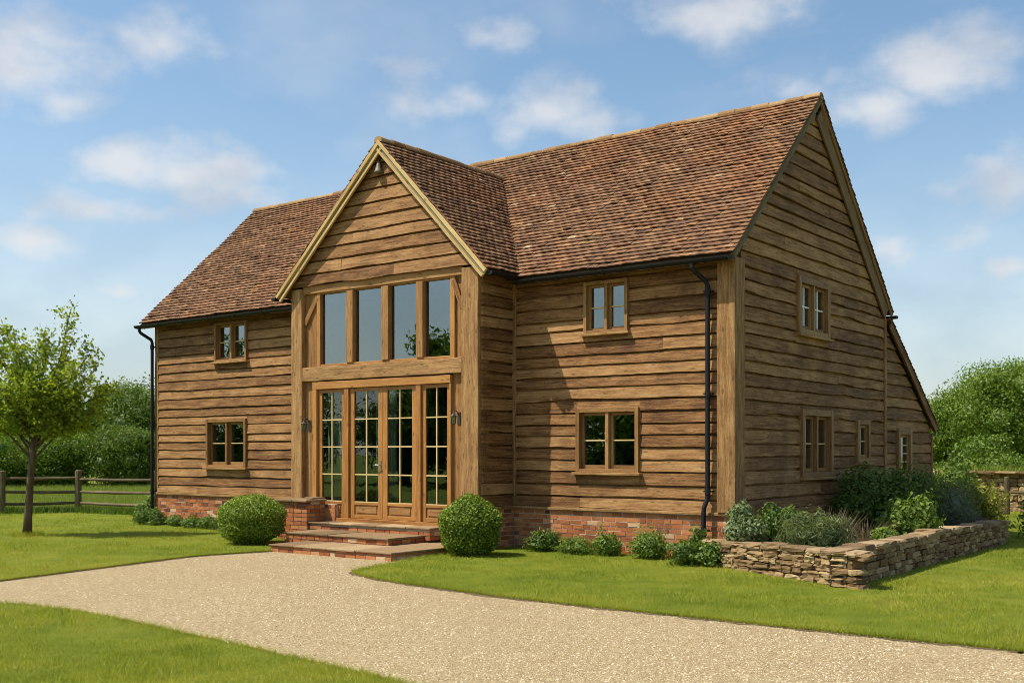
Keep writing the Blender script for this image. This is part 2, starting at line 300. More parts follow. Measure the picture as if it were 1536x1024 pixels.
class MB:
    def __init__(s): s.v = []; s.f = []; s.uv = []; s.r = []
    def vert(s, p): s.v.append(tuple(p)); return len(s.v) - 1
    def face(s, idx, uv=None, r=0.0):
        s.f.append(list(idx)); s.uv.append(uv or [(0, 0)] * len(idx)); s.r.append(r)
    def quad(s, pts, uv=None, r=0.0):
        s.face([s.vert(p) for p in pts], uv, r)
    def hexa(s, P, long=0, r=None, uvo=None):
        """P: 8 corners, index = i + 2 j + 4 k for three axes"""
        r = random.random() if r is None else r
        uo = uvo or (random.uniform(0, 50), random.uniform(0, 50))
        V = [Vector(p) for p in P]; ix = [s.vert(p) for p in P]
        L = [(V[1] - V[0]).length, (V[2] - V[0]).length, (V[4] - V[0]).length]
        if long is None: long = max(range(3), key=lambda q: L[q])
        for a in range(3):
            b, c = [x for x in range(3) if x != a]
            for side in (0, 1):
                quad = []
                for (ib, ic) in ((0, 0), (1, 0), (1, 1), (0, 1)):
                    bits = [0, 0, 0]; bits[a] = side; bits[b] = ib; bits[c] = ic; quad.append((bits[0] + 2 * bits[1] + 4 * bits[2], ib, ic))
                if a == long: uv = [(uo[0] + ib * L[b] * .3, uo[1] + ic * L[c]) for _, ib, ic in quad]
                elif b == long: uv = [(uo[0] + ib * L[b], uo[1] + a * 3.1 + side * 1.3 + ic * L[c]) for _, ib, ic in quad]
                else: uv = [(uo[0] + ic * L[c], uo[1] + a * 3.1 + side * 1.3 + ib * L[b]) for _, ib, ic in quad]
                q = [ix[k] for k, _, _ in quad]
                if (side == 1) == (a == 1): q = q[::-1]; uv = uv[::-1]
                s.face(q, uv, r)
    def box(s, M, u0, u1, d0, d1, z0, z1, long=None, r=None, jit=0):
        P = []
        for k in (z0, z1):
            for j in (d0, d1):
                for i in (u0, u1):
                    p = M(i, j, k)
                    if jit: p = tuple(x + random.uniform(-jit, jit) for x in p)
                    P.append(p)
        s.hexa(P, long, r)
    def timber(s, p, q, w, h, up=(0, 0, 1), jit=.003, r=None):
        """a beam from p to q, w wide sideways and h deep along up, with slightly uneven faces"""
        p, q = Vector(p), Vector(q); a = (q - p); L = a.length; a.normalize(); up = Vector(up); sd = a.cross(up).normalized(); up = sd.cross(a).normalized()
        n = max(1, int(L / .35)); r = random.random() if r is None else r; uo = (random.uniform(0, 50), random.uniform(0, 50)); rings = []
        for i in range(n + 1):
            c = p + a * (L * i / n); rings.append([s.vert(c + sd * (sx * (w / 2 + random.uniform(-jit, jit))) + up * (sz * (h / 2 + random.uniform(-jit, jit)))) for sx, sz in ((-1, -1), (1, -1), (1, 1), (-1, 1))])
        for i in range(n):
            for k in range(4):
                k2 = (k + 1) % 4; wd = w if k % 2 == 0 else h; u0, u1 = uo[0] + L * i / n, uo[0] + L * (i + 1) / n; v0 = uo[1] + k * .9
                s.face([rings[i][k], rings[i + 1][k], rings[i + 1][k2], rings[i][k2]][::-1], [(u0, v0), (u1, v0), (u1, v0 + wd), (u0, v0 + wd)][::-1], r)
        s.face(rings[0][::-1], [(uo[0], uo[1]), (uo[0] + w * .3, uo[1]), (uo[0] + w * .3, uo[1] + h), (uo[0], uo[1] + h)][::-1], r); s.face(rings[-1], [(uo[0], uo[1]), (uo[0] + w * .3, uo[1]), (uo[0] + w * .3, uo[1] + h), (uo[0], uo[1] + h)], r)
    def tube(s, path, rad, n=10, caps=True, r=None, wob=0):
        path = [Vector(p) for p in path]; r = random.random() if r is None else r
        rad = [rad] * len(path) if not isinstance(rad, (list, tuple)) else rad
        rings = []; ref = None; L = 0
        for i, p in enumerate(path):
            d = (path[min(i + 1, len(path) - 1)] - path[max(i - 1, 0)]).normalized()
            if ref is None: ref = d.orthogonal().normalized()
            ref = (ref - d * ref.dot(d)).normalized(); b = d.cross(ref)
            if i: L += (p - path[i - 1]).length
            rings.append(([s.vert(p + (ref * math.cos(2 * math.pi * k / n) + b * math.sin(2 * math.pi * k / n)) * rad[i] * (1 + random.uniform(-wob, wob))) for k in range(n)], L))
        for (A, l0), (B, l1) in zip(rings, rings[1:]):
            for k in range(n):
                k2 = (k + 1) % n; v0, v1 = k / n * .3, (k + 1) / n * .3
                s.face([A[k], A[k2], B[k2], B[k]], [(l0, v0), (l0, v1), (l1, v1), (l1, v0)], r)
        if caps: s.face(rings[0][0][::-1], None, r); s.face(rings[-1][0], None, r)
    def lathe(s, c, prof, n=14, r=.5):
        c = Vector(c); rings = [[s.vert((c.x + rr * math.cos(2 * math.pi * k / n), c.y + rr * math.sin(2 * math.pi * k / n), c.z + z)) for k in range(n)] for rr, z in prof]
        for A, B in zip(rings, rings[1:]):
            for k in range(n): s.face([A[k], A[(k + 1) % n], B[(k + 1) % n], B[k]], None, r)
        s.face(rings[0][::-1], None, r); s.face(rings[-1], None, r)
    def build(s, name, mat, parent=None, smooth=False, bevel=0):
        o3 = ORG.get(parent.name, (0, 0, 0)) if parent else (0, 0, 0)
        me = bpy.data.meshes.new(name)
        me.from_pydata([(x - o3[0], y - o3[1], z - o3[2]) for x, y, z in s.v], [], s.f)
        uvl = me.uv_layers.new(name='UVMap'); uvl.data.foreach_set('uv', [c for f in s.uv for p in f for c in p])
        at = me.attributes.new('rnd', 'FLOAT', 'FACE'); at.data.foreach_set('value', s.r)
        if smooth: me.polygons.foreach_set('use_smooth', [True] * len(me.polygons))
        me.materials.append(MATS[mat]); o = bpy.data.objects.new(name, me); COL.objects.link(o)
        if parent: o.parent = parent; ORG[o.name] = o3
        if bevel:
            b = o.modifiers.new('bevel', 'BEVEL'); b.width = bevel; b.segments = 2; b.limit_method = 'ANGLE'; b.angle_limit = R(40)
        return o

def np_mesh(name, V, F, rn, mat, parent=None, o3=None):
    o3 = o3 if o3 is not None else (ORG.get(parent.name, (0, 0, 0)) if parent else (0, 0, 0))
    V = np.asarray(V, np.float32) - np.array(o3, np.float32); F = np.asarray(F, np.int32); k = F.shape[1]
    me = bpy.data.meshes.new(name); me.vertices.add(len(V)); me.vertices.foreach_set('co', V.ravel())
    me.loops.add(F.size); me.loops.foreach_set('vertex_index', F.ravel()); me.polygons.add(len(F))
    me.polygons.foreach_set('loop_start', np.arange(0, F.size, k, dtype=np.int32)); me.update(calc_edges=True)
    at = me.attributes.new('rnd', 'FLOAT', 'FACE'); at.data.foreach_set('value', np.asarray(rn, np.float32))
    me.materials.append(MATS[mat]); o = bpy.data.objects.new(name, me); COL.objects.link(o)
    if parent: o.parent = parent; ORG[o.name] = o3
    return o

def tag(o, label, cat, group=None, kind=None):
    o['label'] = label; o['category'] = cat
    if group: o['group'] = group
    if kind: o['kind'] = kind
    return o
def thing(name, loc, label, cat, group=None):
    e = bpy.data.objects.new(name, None); COL.objects.link(e); e.location = loc; e.empty_display_size = .2
    ORG[e.name] = tuple(loc); return tag(e, label, cat, group)
def structure(o): o['kind'] = 'structure'; return o

def unit(a): return a / (np.linalg.norm(a, axis=-1, keepdims=True) + 1e-9)
def leaf_arrays(C, Nn, size, asp=.55, fold=.12):
    n = len(C); t = rng.normal(size=(n, 3)); t = unit(t - Nn * (t * Nn).sum(1, keepdims=True)); b = np.cross(Nn, t)
    size = np.broadcast_to(size, (n,))[:, None]
    V = np.stack([C - t * size * .5, C + b * size * .5 * asp + Nn * size * fold, C + t * size * .5, C - b * size * .5 * asp + Nn * size * fold], 1).reshape(-1, 3)
    i = np.arange(n)[:, None] * 4
    F = np.concatenate([i + [0, 1, 2], i + [0, 2, 3]], 1).reshape(-1, 3); return V, F
def blob_pts(blobs, n, lo=.6, hi=1.08, lump=.12):
    """points and outward normals on a set of ellipsoids (cx, cy, cz, rx, ry, rz)"""
    B = np.array(blobs, float); w = B[:, 3] * B[:, 4] + B[:, 3] * B[:, 5]; k = rng.choice(len(B), n, p=w / w.sum())
    d = unit(rng.normal(size=(n, 3))); r = rng.uniform(lo, hi, n)
    ph = rng.uniform(0, 6, 3); r = r * (1 + lump * (np.sin(d[:, 0] * 5 + k + ph[0]) * np.sin(d[:, 1] * 6 + k * 1.7 + ph[1]) + np.sin(d[:, 2] * 7 + k * 2.3 + ph[2])) * .7)
    return B[k, :3] + d * r[:, None] * B[k, 3:], unit(d / B[k, 3:]), k
def leaves_on(name, blobs, n, size, mat, parent, core=.0, lo=.55, hi=1.08, lump=.12, asp=.55, flop=.8, minz=None):
    C, Nn, k = blob_pts(blobs, n, lo, hi, lump)
    if minz is not None: keep = C[:, 2] > minz; C, Nn, k = C[keep], Nn[keep], k[keep]
    Nn = unit(Nn + rng.normal(size=Nn.shape) * flop * .6); V, F = leaf_arrays(C, Nn, size * rng.uniform(.6, 1.3, len(C)), asp)
    bl = rng.uniform(-.16, .16, len(blobs))
    rr = np.clip(rng.uniform(.12, .88, len(C)) + bl[k], 0, 1); rn = np.repeat(rr, 2)
    if core > 0:
        V = [V]; F = [F]; rn = [rn]; off = len(V[0])
        ico = bmesh.new(); bmesh.ops.create_icosphere(ico, subdivisions=2, radius=1)
        iv = np.array([v.co[:] for v in ico.verts]); jf = np.array([[v.index for v in f.verts] for f in ico.faces]); ico.free()
        for b in blobs:
            V.append(np.array(b[:3]) + iv * np.array(b[3:]) * core * rng.uniform(.88, 1.05, (len(iv), 1))); F.append(jf + off); off += len(iv); rn.append(rng.uniform(.1, .6, len(jf)))
        V = np.concatenate(V); F = np.concatenate(F); rn = np.concatenate(rn)
        if minz is not None: V[:, 2] = np.maximum(V[:, 2], minz)
    return np_mesh(name, V, F, rn, mat, parent)
def blade_arrays(P, h, w, lean):
    n = len(P); a = rng.uniform(0, 2 * np.pi, n); s = np.stack([np.cos(a), np.sin(a), np.zeros(n)], 1) * (w * .5)[:, None]
    b = rng.uniform(0, 2 * np.pi, n); tip = np.stack([np.cos(b) * lean * h, np.sin(b) * lean * h, h], 1)
    V = np.stack([P - s, P + s, P + tip], 1).reshape(-1, 3); return V, np.arange(n * 3).reshape(-1, 3)

# ------------------------------------------------------------------ ground
def ngon_sheet(name, pts, z, mat, skirt=0, cuts=None):
    bm = bmesh.new(); vs = [bm.verts.new((x, y, z)) for x, y in pts]
    es = [bm.edges.new((vs[i], vs[(i + 1) % len(vs)])) for i in range(len(vs))]
    bmesh.ops.triangle_fill(bm, edges=es, use_beauty=True, use_dissolve=False)
    for f in bm.faces:
        if f.normal.z < 0: f.normal_flip()
    if skirt:
        lo = [bm.verts.new((x, y, z - skirt)) for x, y in pts]
        for i in range(len(vs)): j = (i + 1) % len(vs); bm.faces.new((vs[i], vs[j], lo[j], lo[i]))
    me = bpy.data.meshes.new(name); bm.to_mesh(me); bm.free(); me.materials.append(MATS[mat])
    o = bpy.data.objects.new(name, me); COL.objects.link(o); return structure(o)
def curve_pts(pts, n=8, jit=.012):
    """a smooth, slightly ragged line through pts (Catmull-Rom)"""
    out = []; P = [np.array(p, float) for p in pts]
    for i in range(len(P) - 1):
        p0, p1, p2, p3 = P[max(i - 1, 0)], P[i], P[i + 1], P[min(i + 2, len(P) - 1)]
        for k in range(n):
            t = k / n; q = .5 * ((2 * p1) + (-p0 + p2) * t + (2 * p0 - 5 * p1 + 4 * p2 - p3) * t * t + (-p0 + 3 * p1 - 3 * p2 + p3) * t ** 3)
            out.append(tuple(q + rng.uniform(-jit, jit, 2)))
    out.append(tuple(P[-1])); return out
e1 = curve_pts([(-6.95, -3.05), (-7.11, -3.73), (-7.21, -4.69), (-6.85, -6.26), (-6.4, -8.17), (-5.9, -10), (-5.4, -14)])
e2 = curve_pts([(-4.9, -14), (-4.9, -10.6), (-4.4, -9.35), (-3.6, -9.1), (-2.4, -9.08), (-.51, -9.26), (1.04, -9.43), (2.1, -9.58), (3.2, -9.85), (4.4, -10.8), (5, -14)])
e3 = curve_pts([(-4.2, -1.2), (-4.15, -2.1), (-4.05, -2.67), (-3.82, -3.63), (-3.62, -4.35), (-3.42, -4.66), (-3.0, -4.86), (-2.16, -5.10), (-.2, -5.38), (1.6, -5.43), (3.1, -5.45), (4.38, -5.46), (5.31, -5.46), (9, -5.8), (40, -9)])
lawns = [e1 + [(-60, -14), (-60, 60), (-4.2, 60), (-4.2, .5), (-6.95, .5)], e2, e3 + [(40, 60), (-4.2, 60), (-4.2, .5)]]
g = MB(); n = 48
ring = [g.vert((0, 0, -.05))] + [g.vert((420 * math.cos(2 * math.pi * k / n), 420 * math.sin(2 * math.pi * k / n), -.05)) for k in range(n)]
for k in range(n): g.face([ring[0], ring[1 + k], ring[1 + (k + 1) % n]])
structure(g.build('ground', 'field'))
ngon_sheet('gravel_drive', [(-7.4, -.5), (-7.4, -3), (-8, -6), (-7.2, -14.2), (-7.2, -25), (45, -25), (45, -5), (2, -4.8), (-3, -4.2), (-3.6, -.5)], -.022, 'gravel')
for L in lawns: ngon_sheet('lawn', L, 0, 'lawn', .03)

def edge_strip(e, a, b):
    E = np.array(e[a:b]); T = np.gradient(E, axis=0); T /= np.linalg.norm(T, axis=1)[:, None] + 1e-9; N = np.stack([T[:, 1], -T[:, 0]], 1)
    o1 = E + N * rng.uniform(.03, .10, (len(E), 1)); o2 = E - N * rng.uniform(.03, .10, (len(E), 1)); m = MB()
    L = [m.vert((*p, -.017)) for p in o1]; Rr = [m.vert((*p, -.017)) for p in o2]
    for k in range(len(E) - 1): m.face([L[k], L[k + 1], Rr[k + 1], Rr[k]])
    return structure(m.build('soil_edge', 'edge_soil'))
for e in (e1, e2, e3): edge_strip(e, 0, len(e) - 8)

def inside(poly, x, y):
    P = np.array(poly); r = np.zeros(len(x), bool); j = len(P) - 1
    for i in range(len(P)):
        xi, yi, xj, yj = P[i, 0], P[i, 1], P[j, 0], P[j, 1]
        c = ((yi > y) != (yj > y)) & (x < (xj - xi) * (y - yi) / (yj - yi + 1e-12) + xi); r ^= c; j = i
    return r
FW = np.array([-math.sin(YAW), math.cos(YAW)]); RT = np.array([math.cos(YAW), math.sin(YAW)])
def ground_scatter(n, d0, d1, spread=1.2):
    d = d0 * (d1 / d0) ** rng.uniform(0, 1, n); l = rng.uniform(-.5, .5, n) * d * spread
    return CAM[0] + RT[0] * l + FW[0] * d, CAM[1] + RT[1] * l + FW[1] * d, d
def blocked(x, y):
    b = (x > -14.75) & (x < .02) & (y > -.06) & (y < 9.9); b |= (x > -8.95) & (x < -4.2) & (y > -1) & (y < 1)
    b |= inside([(-.2, -.6), (2.62, -2.28), (2.52, 5.9), (-.2, 6.6)], x, y); return b
x, y, d = ground_scatter(560000, 6.6, 42)
m = np.zeros(len(x), bool)
for L in lawns: m |= inside(L, x, y)
m &= ~blocked(x, y); x, y, d = x[m], y[m], d[m]
V, F = blade_arrays(np.stack([x, y, np.full(len(x), -.004)], 1), rng.uniform(.014, .036, len(x)) * (1 + .012 * d) * np.clip(.95 + .5 * np.sin(x * 1.9 + 1.3 * np.sin(y * 1.1)) * np.sin(y * 2.3 + x * .7) + .25 * np.sin(x * 6.1 + y * 3.3) * np.sin(y * 7.3 - x * 2), .5, 1.7), .0035 * (1 + d / 9), rng.uniform(.2, 1.1, len(x)))
gr = np_mesh('lawn_grass', V, F, rng.uniform(0, 1, len(x)), 'grass_blade'); tag(gr, 'short mown green grass covering the lawns', 'grass', kind='stuff')
# longer tufts along the lawn edges that hang over the gravel
ex = []
for e in (e1, e2, e3):
    E = np.array(e); 
    for p, q in zip(E, E[1:]):
        L = np.linalg.norm(q - p)
        if L > 1: continue
        k = int(L * 420); t = rng.uniform(0, 1, k)[:, None]; ex.append(p + (q - p) * t + rng.normal(0, .014, (k, 2)))
ex = np.concatenate(ex); V, F = blade_arrays(np.column_stack([ex, np.full(len(ex), -.012)]), rng.uniform(.03, .075, len(ex)), np.full(len(ex), .006), rng.uniform(.4, 1.6, len(ex)))
tag(np_mesh('edge_grass', V, F, rng.uniform(0, 1, len(ex)), 'grass_blade'), 'ragged grass fringe hanging over the edge of the gravel drive', 'grass', kind='stuff')
# loose stones on the drive
x, y, d = ground_scatter(120000, 5.6, 24, 1.15)
m = np.ones(len(x), bool)
for L in lawns: m &= ~inside(L, x, y)
m &= ~blocked(x, y) & (y > -24) & ~((x > -7.0) & (x < -4.15) & (y > -3.12) & (y < 0)); x, y, d = x[m], y[m], d[m]; n = len(x)
oc = np.array([(1, 0, 0), (0, 1, 0), (-1, 0, 0), (0, -1, 0), (0, 0, 1)], float); of = np.array([(0, 1, 4), (1, 2, 4), (2, 3, 4), (3, 0, 4)])
sz = rng.uniform(.004, .0095, n); ang = rng.uniform(0, 6.28, n); ca, sa = np.cos(ang), np.sin(ang); st = rng.uniform(.7, 1.4, (n, 3)) * [1, 1, .8]
V = oc[None] * st[:, None] * sz[:, None, None]; V = np.stack([V[..., 0] * ca[:, None] - V[..., 1] * sa[:, None], V[..., 0] * sa[:, None] + V[..., 1] * ca[:, None], V[..., 2]], -1) + np.stack([x, y, np.full(n, -.020)], 1)[:, None]
tag(np_mesh('gravel_stones', V.reshape(-1, 3), (of[None] + np.arange(n)[:, None, None] * 5).reshape(-1, 3), np.repeat(rng.uniform(0, 1, n), 4), 'pebble'), 'loose pale stones lying over the gravel drive', 'gravel', kind='stuff')

# ------------------------------------------------------------------ the barn house
house = thing('barn_house', (-7.4, 3.2, 0), 'large oak weatherboarded barn house with tiled roof and tall glazed gabled entrance bay', 'house')
PL = .709
def nz(a, b=0, c=0): return mnoise.noise(Vector((a, b, c)))

def boards(mb, M, z0, z1, exp, rngf, holes=(), amp=.016, tilt=.012, seed=0):
    """waney-edged weatherboards: wedge section, wavy lower edge, butt joints; rngf(z) -> (u_lo, u_hi); holes = (u0, u1, z0, z1)"""
    rs = random.Random(seed); rows = []; z = z0
    while z < z1 - .04:
        e = exp * rs.uniform(.88, 1.13); rows.append((z, min(z + e, z1))); z += e
    for i, (za, zb) in enumerate(rows):
        sd = rs.uniform(0, 500); tl = rs.uniform(-tilt, tilt); am = amp * rs.choice((.5, .8, 1, 1.5))
        lo, hi = rngf(za); lo2, hi2 = rngf(zb)
        if hi - lo < .08: continue
        ops = sorted([h for h in holes if h[2] < zb - .004 and h[3] > za + .004])
        segs = []; c = lo
        for h in ops:
            segs.append((c, h[0], za, zb, 1 if c == lo else 0, 0))
            if h[3] < zb - .03: segs.append((h[0], h[1], h[3], zb, 0, 0))
            if h[2] > za + .03: segs.append((h[0], h[1], za, h[2], 0, 0))
            c = h[1]
        segs.append((c, hi, za, zb, 1 if c == lo else 0, 1))
        cut = []
        for sg in segs:                                       # butt joints
            ln = sg[1] - sg[0]
            if ln > 3.2 and rs.random() < .32:
                j = sg[0] + ln * rs.uniform(.25, .75); cut.append((sg[0], j - .002, *sg[2:5], 0)); cut.append((j + .002, sg[1], sg[2], sg[3], 0, sg[5]))
            else: cut.append(sg)
        for (ua, ub, ya, yb, fl, fr) in cut:
            if ub - ua < .02: continue
            n = max(1, int((ub - ua) / .11)); r = rs.random(); uo = (rs.uniform(0, 60), rs.uniform(0, 60)); full_lo = ya == za; gap = .033 if yb == zb else 0
            ta, tb = (lo2 if fl else ua), (hi2 if fr else ub); prev = None; jd = rs.uniform(-.005, .005)
            for k in range(n + 1):
                t = k / n; u = ua + (ub - ua) * t; ut = ta + (tb - ta) * t; ut = min(max(ut, min(ua, ta)), max(ub, tb))
                w = (nz(u * 1.1 + sd, i * 3.3) * am * 1.5 + nz(u * 4.2 + sd, i * 5.1) * am * .45 + tl * (t - .5)) if full_lo else 0
                zz = ya + w; db = .058 + jd + nz(u * 1.7, sd) * .006; dt = .041 + jd + nz(u * 1.3, sd + 40) * .003; zt = yb - gap + (nz(u * 1.5 + sd, i * 7.7) * .006 if gap else 0)
                cur = [mb.vert(M(u, -.012, zz + .004)), mb.vert(M(u, db, zz)), mb.vert(M(ut, dt, zt)), mb.vert(M(ut, dt - .010, zt + .003)), mb.vert(M(ut, -.012, zt + .004)), mb.vert(M(ut, -.014, yb + .04 * (gap > 0)))]
                if prev:
                    a, b = uo[0] + (ub - ua) * (k - 1) / n, uo[0] + (ub - ua) * t; hh = yb - ya
                    for q, (v0, v1) in enumerate(((uo[1] - .06, uo[1]), (uo[1], uo[1] + hh), (uo[1] + hh, uo[1] + hh + .012), (uo[1] + hh + .012, uo[1] + hh + .06), (uo[1] + 3, uo[1] + 3.05))):
                        mb.face([prev[q], cur[q], cur[q + 1], prev[q + 1]], [(a, v0), (b, v0), (b, v1), (a, v1)], r)
                else: mb.face([cur[0], cur[1], cur[2], cur[4]], [(uo[0], uo[1]), (uo[0] + .02, uo[1]), (uo[0] + .02, uo[1] + .2), (uo[0], uo[1] + .2)], r)
                prev = cur
            mb.face([prev[0], prev[1], prev[2], prev[4]][::-1], [(uo[0], uo[1]), (uo[0] + .02, uo[1]), (uo[0] + .02, uo[1] + .2), (uo[0], uo[1] + .2)], r)

def bricks(mb, M, u0, u1, z0, z1, d=.05, bw=.228, bh=.077, seed=0):
    rs = random.Random(seed); row = 0; z = z0
    while z < z1 - .02:
        zt = min(z + bh - .013, z1); u = u0 - (bw / 2 if row % 2 else 0) + rs.uniform(-.02, .02)
        while u < u1 - .01:
            w = bw * (rs.uniform(.93, 1.05) if rs.random() > .22 else .52); a, b = max(u, u0), min(u + w - .013, u1)
            if b - a > .025:
                dd = d + rs.uniform(-.005, .005); j = lambda: rs.uniform(-.003, .003)
                P = [M(a + j(), 0, z + j()), M(b + j(), 0, z + j()), M(a + j(), dd + j(), z + j()), M(b + j(), dd + j(), z + j()), M(a + j(), 0, zt + j()), M(b + j(), 0, zt + j()), M(a + j(), dd + j(), zt + j()), M(b + j(), dd + j(), zt + j())]
                mb.hexa(P, 0, min(1, max(0, rs.gauss(.5, .24))))
            u += w
        z += bh; row += 1
def mortar(mb, M, u0, u1, z0, z1, d): mb.box(M, u0, u1, -.15, d, z0, z1)

def window(M, u0, u1, z0, z1, lights=2, nbar=1, proud=.095, rec=-.02, casing=.075, frame='oak_window', bar='glazing_oak', sill=True, label=None, cs=.055, bars_v=False):
    mb = MB()
    mb.box(M, u0, u0 + casing, -.14, proud, z0, z1); mb.box(M, u1 - casing, u1, -.14, proud, z0, z1)
    mb.box(M, u0 + casing, u1 - casing, -.14, proud - .003, z1 - casing, z1); mb.box(M, u0 + casing, u1 - casing, -.14, proud - .003, z0, z0 + casing * .8)
    w = mb.build('window', frame, house, bevel=.004)
    if label: w['label'] = label
    a, b, zb, zt = u0 + casing, u1 - casing, z0 + casing * .8, z1 - casing; mull = .06
    lw = (b - a - mull * (lights - 1)) / lights
    if lights > 1:
        mm = MB()
        for k in range(1, lights): mm.box(M, a + k * lw + (k - 1) * mull, a + k * (lw + mull), -.13, proud - .02, zb, zt)
        mm.build('mullion', frame, w, bevel=.004)
    for k in range(lights):
        p = a + k * (lw + mull); q = p + lw; c = MB(); d0, d1 = rec - .045, rec + .03
        c.box(M, p + .002, p + cs, d0, d1, zb + .002, zt - .002); c.box(M, q - cs, q - .002, d0, d1, zb + .002, zt - .002); c.box(M, p + cs, q - cs, d0, d1 - .002, zt - cs, zt - .002); c.box(M, p + cs, q - cs, d0, d1 - .002, zb + .002, zb + cs * 1.2)
        c.build('casement', frame, w, bevel=.004)
        gp = MB(); gp.box(M, p + cs - .004, q - cs + .004, rec - .012, rec - .006, zb + cs, zt - cs + .002); gp.build('pane', 'window_glass', w)
        bb = MB()
        for j in range(1, nbar + 1):
            zz = zb + cs * 1.2 + (zt - cs - zb - cs * 1.2) * j / (nbar + 1); bb.box(M, p + cs, q - cs, rec - .03, rec + .016, zz - .011, zz + .011)
        if bars_v: bb.box(M, (p + q) / 2 - .01, (p + q) / 2 + .01, rec - .028, rec + .014, zb + cs, zt - cs)
        if bb.f: bb.build('glazing_bar', bar, w)
    if sill:
        s = MB(); s.box(M, u0 - .05, u1 + .05, -.05, proud + .05, z0 - .045, z0 - .002, r=.75); s.build('sill', 'oak_post', w, bevel=.006)
    return w

W1, W2, W3, W4 = (-12.5, -11.40, 3.64, 4.50), (-12.80, -11.42, 1.32, 2.38), (-2.69, -1.84, 3.62, 4.48), (-2.85, -1.63, 1.32, 2.38)
S5, S6, S7, S8 = (2.28, 3.66, 3.66, 4.64), (2.42, 3.82, 1.22, 2.39), (5.05, 5.73, 1.46, 2.27), (7.37, 8.25, 1.12, 2.14)
ZE = 4.60
slF, slB = 3.248 / 3.43, 3.431 / 3.79
# cladding
mb = MB(); boards(mb, FRONT, PL + .02, ZE, .197, lambda z: (-14.66, -8.92), [W1, W2], seed=3); mb.build('weatherboarding', 'oak_cladding', house)
mb = MB(); boards(mb, FRONT, PL + .02, ZE, .197, lambda z: (-4.15, -.22), [W3, W4], seed=11); mb.build('weatherboarding', 'oak_cladding', house)
mb = MB(); boards(mb, BAYR, PL + .02, 4.78, .197, lambda z: (-.92, .0), seed=5); mb.build('weatherboarding', 'oak_cladding', house)
mb = MB(); boards(mb, BAYL, PL + .02, 4.78, .197, lambda z: (-.92, .0), seed=6); mb.build('weatherboarding', 'oak_cladding', house)
def gable_rng(z): return (max(.17, -.3 + (z - 4.635 + .24) / slF) if z > 4.5 else .17, min(6.60, 6.92 - (z - 4.452 + .24) / slB))
mb = MB(); boards(mb, SIDE, PL + .02, 7.75, .215, gable_rng, [S5, S6, S7], seed=21, tilt=.02); mb.build('gable_weatherboarding', 'oak_cladding', house)
slL = (4.36 - 2.215) / (9.92 - 6.75)
mb = MB(); boards(mb, SIDE, .5, 4.2, .23, lambda z: (6.72, min(9.7, 9.92 - (z - 2.215 + .22) / slL)), [S8], seed=22, tilt=.02); mb.build('outshot_weatherboarding', 'oak_cladding', house)
mb = MB(); boards(mb, LEFT, PL + .02, 7.7, .23, lambda z: gable_rng(z) if z > 4.5 else (.05, 6.6), seed=23); mb.build('gable_weatherboarding', 'oak_cladding', house)
mb = MB(); boards(mb, LEAN, .3, 2.1, .23, lambda z: (-14.7, -.02), seed=24); mb.build('rear_weatherboarding', 'oak_cladding', house)
mb = MB(); mb.box(ident, -14.7, -14.62, 6.8, 9.7, 0, 2.3); mb.build('outshot_end_wall', 'oak_cladding', house)
XC, ZV, XL, XRr, ZR2 = -6.43, 4.712, -9.21, -3.94, 7.28
slBL, slBR = (ZR2 - ZV) / (XC - XL), (ZR2 - ZV) / (XRr - XC)
mb = MB(); boards(mb, BAYF, 4.84, 7.2, .222, lambda z: (max(-8.88, XL + (z - ZV + .075) / slBL), min(-4.27, XRr - (z - ZV + .075) / slBR)), seed=33); mb.build('bay_gable_weatherboarding', 'oak_cladding', house)
# posts
def posts(items, name='corner_post', mat='oak_post'):
    for p, q, w, h, up in items:
        m = MB(); m.timber(p, q, w, h, up, .004); m.build(name, mat, house, bevel=.012)
posts([((-.075, .06, PL + .012), (-.075, .06, 4.62), .31, .34, (0, 1, 0))])
posts([((-14.68, .04, PL + .012), (-14.68, .04, 4.62), .13, .20, (0, 1, 0))])
posts([((-8.775, -.84, .60), (-8.775, -.84, 4.80), .30, .30, (0, 1, 0)), ((-4.41, -.84, PL + .012), (-4.41, -.84, 4.80), .37, .30, (0, 1, 0))], 'bay_post')
posts([((-4.165, -.045, PL + .012), (-4.165, -.045, 4.62), .07, .07, (0, 1, 0)), ((.02, 6.66, .5), (.02, 6.66, 4.34), .12, .10, (0, 1, 0)), ((.02, 9.74, .4), (.02, 9.74, 2.05), .10, .10, (0, 1, 0))], 'trim_post', 'oak_cladding')
for M, a, b, dd, r in ((FRONT, -14.75, -8.92, .09, .4), (FRONT, -4.18, .07, .09, .5), (BAYR, -1.0, -.091, .087, .3), (SIDE, -.05, 6.7, .087, .3)):
    m = MB(); m.box(M, a, b, -.05, dd, PL - .035, PL + .012, r=r); m.build('sill_plate', 'oak_post', house, bevel=.006)
# plinth
for (M, a, b, s) in ((FRONT, -14.75, -8.9, 1), (FRONT, -4.18, .05, 2), (BAYR, -.99, -.02, 3), (SIDE, -.05, 6.6, 4), (BAYF, -4.95, -4.18, 6), (BAYF, -8.95, -7.7, 7)):
    m, k = MB(), MB(); bricks(m, M, a, b, -.02, PL - .036, .05, seed=s); mortar(k, M, a + .002, b - .004, -.05, PL - .04, .042)
    pl = m.build('brick_plinth', 'brick', house); k.build('mortar', 'lime_mortar', pl)
m = MB(); m.box(SIDE, 6.6, 9.75, -.1, .04, -.05, .5); m.build('outshot_plinth', 'rubble_stone', house)
